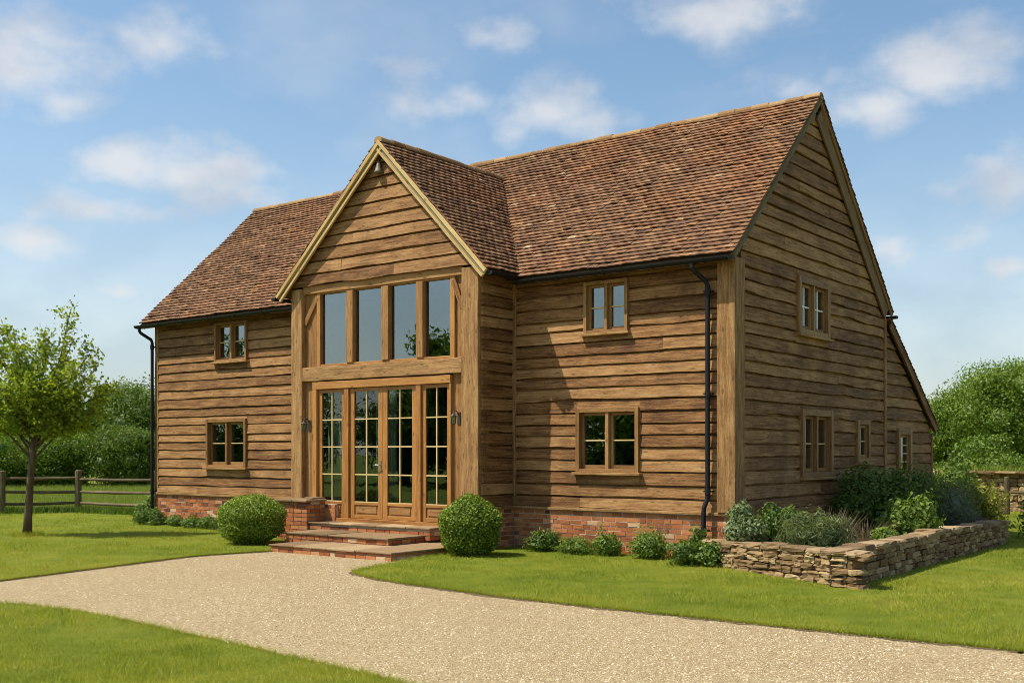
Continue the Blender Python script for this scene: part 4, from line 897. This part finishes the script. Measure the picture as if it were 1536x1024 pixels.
def tuft(name, label, c, n, h, spread, mat, cat='plant', z0=.33, w=.008, group=None, lean=.5):
    t = thing(name, (c[0], c[1], z0), label, cat, group)
    a = rng.uniform(0, 6.28, n); r = np.sqrt(rng.uniform(0, 1, n)) * spread; P = np.stack([c[0] + np.cos(a) * r * .55, c[1] + np.sin(a) * r * .55, np.full(n, z0 - .01)], 1)
    hh = h * rng.uniform(.55, 1.1, n); ln = rng.uniform(.1, lean, n); tip = P + np.stack([np.cos(a) * r * .7 + rng.normal(0, .05, n), np.sin(a) * r * .7 + rng.normal(0, .05, n), hh], 1) + rng.normal(0, .25, (n, 3)) * (ln * hh)[:, None] * [1, 1, 0]
    b = rng.uniform(0, 6.28, n); s = np.stack([np.cos(b), np.sin(b), np.zeros(n)], 1) * w / 2; mid = P * .45 + tip * .55 + np.stack([np.zeros(n), np.zeros(n), hh * .08], 1)
    V = np.stack([P - s, P + s, mid + s, mid - s, tip], 1).reshape(-1, 3); i = np.arange(n)[:, None] * 5
    F = np.concatenate([i + [0, 1, 2], i + [0, 2, 3], i + [3, 2, 4]], 1).reshape(-1, 3)
    np_mesh('foliage', V, F, np.repeat(rng.uniform(.1, .9, n), 3), mat, t); return t
BG = 'plants in the raised stone bed'
shrub('bed_shrub', 'variegated leafy bush in the bed at the house corner', lumps((.50, -.72), .34, .48, 9, 71, .33), 2600, .07, 'leaf_varieg', group=BG, lump=.3); 
shrub('bed_shrub', 'dark green bush against the gable wall behind the feathery grass', lumps((.62, .2), .42, .46, 9, 72, .33), 2800, .06, 'leaf_dark', group=BG)
shrub('feathery_plant', 'feathery pale grey green clump at the front of the bed', lumps((1.66, -1.10), .50, .40, 12, 80, .33), 4600, .11, 'leaf_sage', 'plant', group=BG, asp=.10, lump=.3, stem=False)
tuft('dry_grass', 'dry brown wispy stalks behind the feathery grass clump', (1.35, .35), 200, .5, .5, 'leaf_straw', group=BG, w=.006)
tuft('dry_grass', 'thin dry stalks leaning between the feathery clump and the big dark bush', (1.55, 1.3), 150, .36, .5, 'leaf_straw', group=BG, w=.006)
shrub('bed_shrub', 'largest dark green rounded bush in the bed hiding the wall foot', lumps((1.0, 4.1), .92, .95, 22, 73, .33, .6), 9000, .075, 'leaf_dark', group=BG)
shrub('bed_shrub', 'bright leafy plant spilling over the stone wall before the large dark bush', lumps((1.95, 2.0), .44, .50, 10, 74, .33), 2800, .08, 'leaf_mid', group=BG, core=.5, lump=.35)
shrub('bed_shrub', 'low green plant tumbling over the inner corner of the wall top', lumps((2.15, .75), .30, .2, 6, 75, .33), 900, .06, 'leaf_mid', group=BG, core=.5)
shrub('lavender', 'rounded grey green lavender mound at the far end of the bed', lumps((1.60, 5.0), .66, .66, 12, 76, .33), 6500, .05, 'leaf_grey', 'plant', group=BG, lump=.2, asp=.3)
shrub('yellow_shrub', 'yellow green bush beyond the bed in front of the garden wall', lumps((.55, 10.2), .85, .85, 12, 77, 0), 5200, .085, 'leaf_yellow', core=.55, lump=.3)
shrub('green_climber', 'light green climber beside the rear corner of the house', lumps((-.05, 11.2), .75, 1.45, 12, 78, 0), 4200, .10, 'leaf_mid', core=.55, lump=.3)
shrub('bright_bush', 'bright green leafy bush at the far end of the bed wall by the lawn', lumps((3.0, 7.4), .78, .8, 10, 79, 0), 3200, .09, 'leaf_tree_bright', core=.55, lump=.3)

# garden wall behind on the right, with a post and rail before it
gw = thing('garden_wall', (2, 18.4, 0), 'old dry stone garden wall with grass along its top at the far right', 'wall')
mb, cp = MB(), MB(); stone_wall(mb, cp, (9.5, 16.5), (-6, 18.2), 1.10, 1.12, .4, 64, .13); 
def flipwall(p, q, h, seed):
    pass
mb.build('stonework', 'rubble_stone', gw); cp.build('capping', 'rubble_stone', gw)
k = MB(); k.hexa([(x, y + o, z) for z in (-.02, 1.05) for o in (.08, .45) for x, y in ((9.5, 16.5), (-6, 18.2))], 0, .4); k.build('wall_core', 'soil', gw)
xs = rng.uniform(-6, 9, 5000); ys = 18.2 - (xs + 6) * 1.7 / 15.5 + rng.uniform(0, .5, 5000)
V, F = blade_arrays(np.stack([xs, ys, np.full(5000, 1.06)], 1), rng.uniform(.08, .3, 5000), np.full(5000, .02), rng.uniform(.2, .8, 5000)); np_mesh('wall_top_grass', V, F, rng.uniform(0, 1, 5000), 'meadow_blade', gw)['kind'] = 'stuff'
def fence(name, pts, label, rails, hp=1.15, rp=.075, sag=None):
    c = pts[0]; t = thing(name, (c[0], c[1], 0), label, 'fence')
    for (x, y) in pts:
        m = MB(); m.tube([(x, y, -.05), (x + .01, y, .5), (x, y + .01, hp), (x, y + .01, hp + .02)], [rp * 1.05, rp, rp * .98, rp * .7], 9, wob=.05); m.build('post', 'fence_wood', t)
    for (x0, y0), (x1, y1) in zip(pts, pts[1:]):
        for z in rails:
            m = MB(); a, b = z + random.uniform(-.03, .03), z + random.uniform(-.03, .03); mid = ((x0 + x1) / 2, (y0 + y1) / 2, (a + b) / 2 - .015)
            m.tube([(x0, y0, a), mid, (x1, y1, b)], [.036, .042, .036], 8, wob=.08); m.build('rail', 'fence_wood', t)
    return t
fence('rail_fence', [(-2.6, 15.9), (.24, 15.6), (3.0, 15.2), (5.8, 14.9)], 'single rail wooden fence before the stone garden wall', (.62,), .98, .075)
fence('rail_fence', [(-25.5, -6.8), (-23.4, -3.5), (-21.33, -.28), (-20.31, 1.33), (-17.4, 1.75), (-15.3, 2.4)], 'weathered three rail wooden fence between lawn and meadow on the left', (.93, .58, .25), 1.14, .09)

# meadow grass behind the left fence
def fside(x, y): # positive: beyond the fence line
    return np.where(x < -20.31, (x + 20.31) * -1.61 + (y - 1.33) * 1.04, (y - 1.33) - (x + 20.31) * .17)
n = 120000; dd = 24 * (50 / 24) ** rng.uniform(0, 1, n); ll = (rng.uniform(-160, 330, n) - 768) / 1644.77 * dd; px = CAM[0] + RT[0] * ll + FW[0] * dd; py = CAM[1] + RT[1] * ll + FW[1] * dd
m_ = (fside(px, py) > -.12) & ~((px > -15.3) & (py > -.5)); px, py, dd = px[m_], py[m_], dd[m_]
V, F = blade_arrays(np.stack([px, py, np.full(len(px), -.04)], 1), rng.uniform(.10, .34, len(px)), .012 * dd / 20, rng.uniform(.1, .5, len(px)))
tag(np_mesh('meadow_grass', V, F, rng.uniform(0, 1, len(px)), 'meadow_blade'), 'tall unmown meadow grass beyond the left fence', 'grass', kind='stuff')
n = 6500; k = rng.uniform(0, 1, n); A = np.array([(-23.4, -3.5), (-21.33, -.28), (-20.31, 1.33), (-17.4, 1.75), (-15.2, 2.3)]); ii = rng.choice(4, n, p=[.3, .2, .3, .2]); P = A[ii] + (A[ii + 1] - A[ii]) * k[:, None] + rng.normal(0, .13, (n, 2))
V, F = blade_arrays(np.column_stack([P, np.full(n, -.01)]), rng.uniform(.08, .24, n), np.full(n, .03), rng.uniform(.2, .8, n)); tag(np_mesh('fence_weeds', V, F, rng.uniform(0, .6, n), 'leaf_mid'), 'dark weeds growing along the foot of the left fence', 'weeds', kind='stuff')

# ------------------------------------------------------------------ trees
def tree(name, label, base, h, w, n, leaf, mat, seed, group=None, low=.18, nb=26, cat='tree'):
    rs = random.Random(seed); x, y = base; t = thing(name, (x, y, 0), label, cat, group); blobs = []
    for i in range(nb):
        f = rs.uniform(0, 1); zc = h * (low + (1 - low) * (.12 + .76 * f)); wr = w * .5 * math.sin(math.pi * min(1, .22 + .72 * (1 - f) ** .8)) ; a = rs.uniform(0, 6.28); q = wr * rs.uniform(.25, .8); s = w * rs.uniform(.13, .22)
        blobs.append((x + math.cos(a) * q, y + math.sin(a) * q, min(zc, h - s * .8), s, s, s * rs.uniform(.7, .95)))
    blobs.append((x, y, h * .92, w * .12, w * .12, h * .09))
    leaves_on('crown', blobs, int(n * 1.7), leaf, mat, t, core=.42, lo=.5, hi=1.10, lump=.2, flop=1.1, minz=.05)
    m = MB(); m.tube([(x, y, -.05), (x + .05, y, h * .3), (x - .03, y + .05, h * .6), (x, y, h * .85)], [w * .035, w * .028, w * .018, w * .006], 9, wob=.06)
    for b in blobs[:9]: m.tube([(x, y, h * .25), ((x + b[0]) / 2, (y + b[1]) / 2, (h * .25 + b[2]) / 2 + .15), b[:3]], [w * .016, w * .011, w * .004], 6)
    m.build('trunk', 'bark', t); return t
LG, RG = 'trees beyond the left meadow', 'trees beyond the garden wall'
def at(px, d):
    r = (px - 768) / 1644.77 * d; return (CAM[0] + RT[0] * r + FW[0] * d, CAM[1] + RT[1] * r + FW[1] * d)
tree('hedge_tree', 'tallest mid green tree showing beside the left wall above the hedge', at(205, 57), 5.2, 7.0, 26000, .13, 'leaf_hedge', 1, LG, low=.0, nb=40)
tree('hedge_shrub', 'rounded lighter hedge bush behind the fence next to the left downpipe', at(192, 50), 2.75, 4.6, 17000, .10, 'leaf_hedge', 2, LG, low=-.1, nb=30)
tree('hedge_tree', 'dark bushy tree directly behind the young tree trunk', at(78, 55), 4.3, 6.0, 18000, .13, 'leaf_tree', 3, LG, low=.0, nb=34)
tree('hedge_tree', 'dark bushy tree at the left edge behind the young tree crown', at(8, 54), 4.6, 6.0, 16000, .13, 'leaf_tree', 4, LG, low=.0, nb=34)
tree('hedge_shrub', 'low dark hedge bush between the two left dark trees', at(105, 50), 2.5, 4.2, 13000, .11, 'leaf_tree', 5, LG, low=-.1)
tree('hedge_tree', 'dark tree cut by the left edge of the picture', at(-70, 52), 4.8, 6.4, 12000, .15, 'leaf_tree', 6, LG, low=.0)
tree('hedge_shrub', 'dark hedge bush at the far left below the young tree', at(25, 50), 2.4, 4.4, 13000, .11, 'leaf_tree', 7, LG, low=-.1)
tree('hedge_shrub', 'low hedge bush seen just left of the young tree trunk base', at(-40, 49), 2.4, 4.4, 9000, .12, 'leaf_tree', 8, LG, low=-.1)
tree('broad_tree', 'big round bright green tree at the right edge behind the garden wall', at(1530, 44), 5.3, 6.6, 52000, .115, 'leaf_tree_bright', 11, RG, low=.0, nb=60)
tree('broad_tree', 'smaller green tree just right of the house rear corner', at(1428, 45), 3.9, 4.0, 22000, .11, 'leaf_tree_bright', 12, RG, low=.0, nb=34)
tree('broad_tree', 'green tree continuing past the right edge of the picture', at(1690, 45), 5.6, 6.6, 22000, .14, 'leaf_tree_bright', 13, RG, low=.0, nb=40)
tree('hedge_shrub', 'dark low bush at the foot of the big round tree', at(1500, 40), 2.3, 4.2, 12000, .11, 'leaf_tree', 14, RG, low=-.1)
# trees across the drive, behind the photographer: they are what the panes reflect
MG = 'trees mirrored in the window panes'
for i, (xx, yy, hh, ww, lb) in enumerate(((-21.5, -31, 5.6, 9, 'bushy tree mirrored in the lower window of the right wall'), (-28.2, -33, 5.4, 9, 'bushy tree mirrored in the right door leaf'), (-35, -32, 5.6, 9, 'bushy tree mirrored in the left door leaf'), (-28.6, -29.9, 9.3, 7.0, 'taller tree mirrored in the lower corner of the right upper panes'), (-42, -30, 5.8, 9, 'bushy tree mirrored in the left sidelight'), (-14, -36, 5.6, 9, 'bushy tree mirrored near the right downpipe'), (-51, -31, 9.3, 9, 'tall tree mirrored in the small upper window on the left'))):
    tree('garden_tree', lb, (xx, yy), hh, ww, 4500, .30, 'leaf_tree', 40 + i, MG, low=0, nb=20)

# young tree on the left lawn
def young_tree():
    bx, by = -13.33, -3.95; t = thing('young_tree', (bx, by, 0), 'slender young tree with bright yellow green leaves on the left lawn', 'tree')
    rs = random.Random(5); m = MB(); rt = Vector((RT[0], RT[1], 0)); fw = Vector((FW[0], FW[1], 0)); B = Vector((bx, by, 0)); S = 75.8
    P = lambda px, py, dd=0: B + rt * ((px - 40) / S) + fw * dd + Vector((0, 0, (803 - py) / S))
    fork = P(48, 655)
    m.tube([P(40, 806), P(42, 770), P(45, 720), P(47, 690), fork], [.095, .078, .068, .062, .06], 10, wob=.05)
    tips = [(100, 470, .1), (78, 500, -.3), (55, 492, .35), (22, 500, .0), (40, 520, -.5), (-10, 525, .25), (135, 520, .2), (120, 545, -.35), (162, 572, .0), (150, 600, .3), (120, 590, -.2), (112, 632, .2), (75, 560, .7), (70, 580, -.75), (20, 560, .65), (10, 590, -.6), (-25, 575, .1), (-40, 540, -.1), (-20, 620, .2), (20, 640, -.3), (85, 640, -.4), (60, 610, .5), (95, 600, .75), (0, 650, .0), (-35, 600, -.45), (48, 545, .0), (140, 555, .1), (105, 505, .2), (165, 585, .2), (150, 565, -.5), (145, 620, -.2), (-15, 500, .1), (5, 480, -.1), (-45, 600, .2), (-30, 555, -.6), (130, 640, .4), (130, 600, .6), (88, 530, .45), (60, 540, -.6), (100, 650, .1), (120, 615, -.5), (35, 590, -.9), (65, 600, .95), (15, 610, .6), (110, 570, -.7)]
    pts, tw = [], []
    for i, (px, py, dd) in enumerate(tips):
        T = P(px, py, dd); st = fork if i % 3 else P(48, 690 - 10 * (i % 4)); d = T - st
        c1 = st + d * .35 + Vector((0, 0, .16 + .1 * rs.random())) * (1 if i % 2 else .4); c2 = st + d * .7 + Vector((rs.uniform(-.08, .08), rs.uniform(-.08, .08), .08))
        path = [st, c1, c2, T]; m.tube(path, [.028, .017, .010, .004], 6)
        for k in range(15):                                   # twigs
            f = rs.uniform(.32, 1.0); a = path[1] + (path[2] - path[1]) * ((f - .35) / .35) if f < .7 else path[2] + (path[3] - path[2]) * ((f - .7) / .3)
            e = a + Vector((rs.gauss(0, 1), rs.gauss(0, 1), rs.gauss(.35, .8))).normalized() * rs.uniform(.14, .34); m.tube([a, e], [.005, .002], 4, caps=False); tw.append((a, e))
    for a, e in tw:
        k = 30; f = rng.uniform(.1, 1.08, k)[:, None]; A, E2 = np.array(a), np.array(e); pts.append(A + (E2 - A) * f + rng.normal(0, .062, (k, 3)))
    C = np.concatenate(pts); Nn = unit(rng.normal(size=C.shape) + [0, 0, .7]); V, F = leaf_arrays(C, Nn, .076 * rng.uniform(.6, 1.25, len(C)), .68, .1)
    m.build('trunk', 'bark', t, smooth=True); np_mesh('crown', V, F, np.repeat(rng.uniform(.05, .95, len(C)), 2), 'leaf_young', t)
    n = 900; a = rng.uniform(0, 6.28, n); r = rng.uniform(.08, .32, n); V, F = blade_arrays(np.stack([bx + np.cos(a) * r, by + np.sin(a) * r, np.zeros(n)], 1), rng.uniform(.05, .13, n), np.full(n, .007), rng.uniform(.2, .8, n)); tag(np_mesh('tree_foot_grass', V, F, rng.uniform(0, 1, n), 'grass_blade'), 'longer grass tuft round the foot of the young tree', 'grass', kind='stuff')
young_tree()
